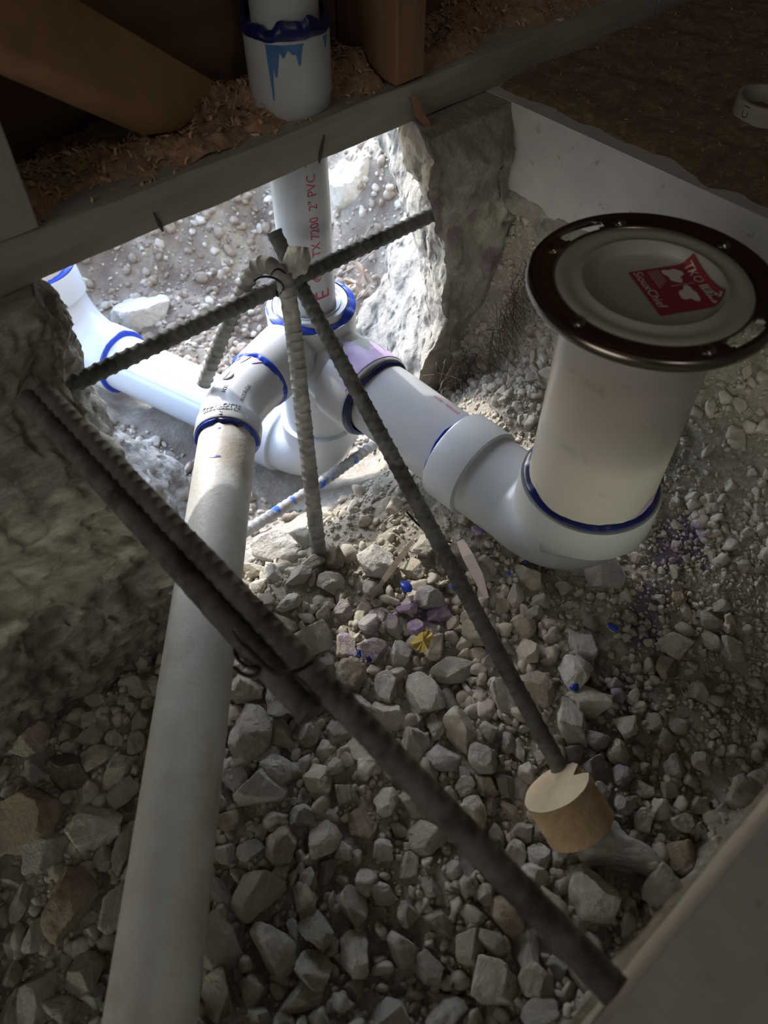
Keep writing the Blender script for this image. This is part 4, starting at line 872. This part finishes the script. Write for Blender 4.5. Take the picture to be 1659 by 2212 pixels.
# ------------------------------------------------------------------ small litter
def leaf(P, s, rot, m, label, seed):
    r = np.random.default_rng(seed); n = 26; V = [(0, 0, .1*s)]; 
    for i in range(n):
        a = 2*math.pi*i/n; rr = s*(.62+.30*abs(math.cos(a*1.5))*(1 if i % 2 else .6)+.06*r.normal()); V.append((rr*math.cos(a)*1.3, rr*math.sin(a)*.75, .10*s*r.normal()))
    Rm = np.array(Matrix.Rotation(rot[2], 3, 'Z') @ Matrix.Rotation(rot[1], 3, 'Y') @ Matrix.Rotation(rot[0], 3, 'X')); V = [Rm@np.array(v)+P for v in V]
    o = tag(MB().add(V, [(0, 1+i, 1+(i+1) % n) for i in range(n)]).build('dry_leaf', m, None, False, None), label, 'leaf'); sm = o.modifiers.new('thickness', 'SOLIDIFY'); sm.thickness = .0004; return o
leaf(at(765, 615, 1, .80), .026, (.5, .6, .4), M['leaf'], 'brown dry leaf right of the bushing', 1)
leaf(at(783, 590, 1, .84), .020, (.3, -.6, 1.4), M['leaf'], 'grey brown leaf behind the larger dry leaf', 2)
yl = hit_ground(912, 1398, .012); leaf(yl+np.array([0, 0, .012]), .0145, (.25, .2, .3), M['leaf_yellow'], 'yellow leaf among the gravel stones', 3)
def twig(P, r, label, m=M['twig'], name='twig'): return tag(MB().add(*sweep(smooth_path(P, .006), r, 6, True)).build(name, m, None, True, None), label, 'twig')
twig([at(845, 320, 1, 1.02), at(812, 430, 1, .99), at(790, 520, 1, .97), at(772, 560, 1, .95)], .0013, 'long thin twig hanging over the cream boulder')
twig([at(800, 380, 1, 1.0), at(780, 470, 1, .98), at(760, 540, 1, .96)], .0012, 'thin twig left of the long one')
twig([at(828, 450, 1, .95), at(800, 490, 1, .95), at(770, 545, 1, .93)], .0012, 'short slanting twig on dark soil')
twig([at(740, 590, 1, .88), at(775, 570, 1, .88), at(815, 535, 1, .88)], .0013, 'fine twig behind the spanning rebar')
twig([at(765, 650, 1, .86), at(780, 640, 1, .86), at(800, 615, 1, .86)], .0012, 'fine twig above the tee near the footing')
sx = hit_ground(960, 1190); twig([at(815, 1128, 2, -.32)*0+hit_ground(815, 1140), hit_ground(850, 1118)+np.array([0, 0, .004]), hit_ground(890, 1095)+np.array([0, 0, .006])], .0007, 'fine straw on the dust under the toilet branch')
# splinter of wood and plastic strip by the slanting rebar
def strip(P, wdt, m, label, name, cat):
    P = [np.asarray(p, float) for p in P]; T_, N_, B_ = frames(P); V = []
    for p, n_, b_, w_ in zip(P, N_, B_, wdt):
        side = nrm(np.cross(T_[0], C_A)); V += [p-side*w_*.5, p+side*w_*.5]
    o = tag(MB().add(V, [(2*i, 2*i+1, 2*i+3, 2*i+2) for i in range(len(P)-1)]).build(name, m, None, False, None), label, cat); sm = o.modifiers.new('thickness', 'SOLIDIFY'); sm.thickness = .0012; return o
G = lambda x, y, h: hit_ground(x, y, .01)+np.array([0, 0, h])
strip([G(993, 1178, .008), G(1008, 1215, .012), G(1030, 1255, .010), G(1050, 1300, .006)], [.008, .012, .011, .005], M['strip'], 'pinkish torn strip lying behind the slanting rebar', 'plastic_strip', 'plastic strip')
strip([G(890, 1175, .004), G(850, 1230, .006), G(800, 1300, .004)], [.004, .007, .003], M['twig'], 'long grey wood splinter on the dust', 'wood_splinter', 'splinter')
def chip(px, py, s, m, label, lift=.008):
    P, F = stone_geo(ICO2, int(px+py), .1, 8, 12); me = mesh_np('cement_chip', P*np.array([s, s*.7, s*.35]), F, True, None); me.materials.append(m); o = bpy.data.objects.new('cement_chip', me); col.objects.link(o); o.location = hit_ground(px, py, .012)+np.array([0, 0, lift]); o.rotation_euler = (random.uniform(-.4, .4), random.uniform(-.4, .4), random.uniform(0, 6)); return tag(o, label, 'cement chip', 'dried blue cement drips')
for px, py, s, lab in ((878, 1276, .009, 'shiny blue cement drip above the bright violet stone'), (978, 1275, .006, 'blue cement drip beside the slanting rebar'), (777, 1420, .004, 'dark blue drip on the stone left of the middle'), (797, 1432, .005, 'round navy drip below the dark blue one'),
                       (1320, 1362, .007, 'blue chip on the soil right of the gravel'), (1240, 1492, .007, 'blue chip between the blocky stone and the long flat one'), (954, 1223, .005, 'small blue drip left of the torn strip'), (1097, 1248, .003, 'tiny blue drip below the toilet elbow'), (1135, 1222, .003, 'tiny blue speck under the toilet elbow')):
    chip(px, py, s, M['blue'] if py != 1432 else M['navy'], lab)
chip(1032, 1158, .009, M['primer'], 'purple drip hanging at the elbow underside')
# root fibres between the right footing and the soil bank
rf = MB(); rr_ = np.random.default_rng(9)
for i in range(420):
    u = rr_.random(); base = at(1015+60*rr_.normal()*.5, 760+150*u, 1, .535-.02*rr_.random()) if i % 3 else at(1150-110*u+12*rr_.normal(), 560+230*u, 1, .50-.03*rr_.random())
    d = nrm(np.array([.1*rr_.normal(), -.35+.3*rr_.normal(), -1+.6*rr_.normal()])); L = rr_.uniform(.012, .05); k1 = base+d*L*.5+rr_.normal(0, .006, 3); k2 = base+d*L+rr_.normal(0, .008, 3)
    rf.add(*sweep([base, k1, k2], [.0005, .0004, .0002], 4))
tag(rf.build('root_fibres', M['root'], None, True, None), 'dark root fibres between the right footing and the soil', 'roots', kind='stuff')
# things on the floor and plate at the top of the picture
rp = at(1648, 262, 2, .004); cpl = empty('pipe_offcut', rp+np.array([.018, 0, .0])); tag(cpl, 'short white pipe offcut standing on the sawdust floor', 'pipe offcut')
q = rp+np.array([.012, .008, 0]); MB().add(*lathe(q, Z, [(.0265, 0), (.030, 0), (.030, .018), (.0265, .018), (.0265, 0)], 48)).build('ring_body', M['pvc_offcut'], cpl, True, 40)
wd_ = nrm(at(1618, 250, 2, .012)-q); wrap_text('lettering', 'C I', .010, q+Z*.004, Z, nrm(np.array([wd_[0], wd_[1], 0])), .030, M['ink_dark'], cpl, flip=-1, shift=.05)
o = stone(at(1052, 72, 1, .648), (.017, .012, .012), .2, 'stone', 'pale lump on the sawdust behind the plate', None, 6, .2, 'insulation_lump'); o['category'] = 'lump'; o.data = o.data.copy(); o.data.materials[0] = M['foam']
o = stone(at(235, 292, 1, .655), (.030, .014, .012), .1, 'stone', 'fluffy lump on the sawdust at the foot of the brace', None, 12, .1, 'insulation_lump'); o['category'] = 'lump'; o.data = o.data.copy(); o.data.materials[0] = M['foam']
# torn metal strap end hanging from the plate
o = strip([at(893, 205, 1, .577), at(905, 245, 1, .572), at(922, 268, 1, .566), at(935, 290, 1, .560)], [.005, .008, .007, .003], M['stud'], 'torn wood flap peeling off the plate front', 'wood_flap', 'splinter')


# ------------------------------------------------------------------ every plain gravel stone gets a label of its own
short = ['smooth boulder under the elbow', 'stone at the upright rebar foot', 'flat tilted chip', 'lone blocky stone under the tee', 'sunlit slab stone', 'purple sided stone', 'bright violet stone', 'violet stone by the slanting rebar', 'pinkish violet stone', 'long rough stone by the yellow leaf', 'upright block in the middle', 'crumbly brown stone', 'pitted grey stone', 'half buried boulder', 'blocky stone on the soil', 'big rounded stone on the soil', 'long flat leaning stone', 'square topped stone', 'thin upright chip', 'rounded stone near the right edge', 'pale wedge stone', 'purple stained stone', 'huge reddish stone', 'block below the huge reddish stone', 'large rounded stone at left', 'many sided stone at lower left', 'dark crusted lump', 'round brown stone by the footing', 'broad five sided stone', 'tall ridged stone', 'stone with a chipped corner', 'large stone by the rebar end', 'stone under the rebar end', 'brown triangular stone']
lms = [(a[0], a[1], n_) for a, n_ in zip(special, short)]+[(1210, 1735, 'wood plug'), (1310, 1826, 'long white slab stone'), (912, 1398, 'yellow leaf'), (1250, 1180, 'toilet elbow'), (430, 1500, 'dusty pipe')]
used = set()
def direction(dx, dy):
    h_ = '' if abs(dx) < .45*abs(dy) else ('right' if dx > 0 else 'left'); v_ = '' if abs(dy) < .45*abs(dx) else ('below' if dy > 0 else 'above')
    return f'{v_} and {h_} of' if h_ and v_ else (h_+' of' if h_ else v_)
for o in [q_ for q_ in col.objects if q_.name.startswith('gravel_stone') and 'gravel stone' in q_.get('label', '')]:
    d = np.array(o.location)-C_O; z_ = d@C_A; px, py = W/2+FPX*(d@C_R)/z_, H/2-FPX*(d@C_U)/z_; sc = sorted(o.scale); asp = sc[2]/sc[0]
    size = 'large' if sc[1]*FPX/z_ > 36 else ('medium' if sc[1]*FPX/z_ > 22 else 'small'); shp = 'long' if sc[2]/sc[1] > 1.3 else ('flat' if sc[1]/sc[0] > 1.35 else 'chunky')
    near_ = sorted(lms, key=lambda l: (l[0]-px)**2+(l[1]-py)**2)[:4]; lab = None
    for extra in (False, True):
        for k, l in enumerate(near_):
            t_ = f'{size} {shp} grey stone {direction(px-l[0], py-l[1])} the {l[2]}' if not extra else f'{size} {shp} stone between the {near_[0][2]} and the {l[2]}'
            if t_ not in used and not (extra and k == 0) and len(t_.split()) <= 16: lab = t_; break
        if lab: break
    lab = lab or f'{size} {shp} grey stone {direction(px-near_[0][0], py-near_[0][1])} the {near_[0][2]}'; used.add(lab); o['label'] = lab
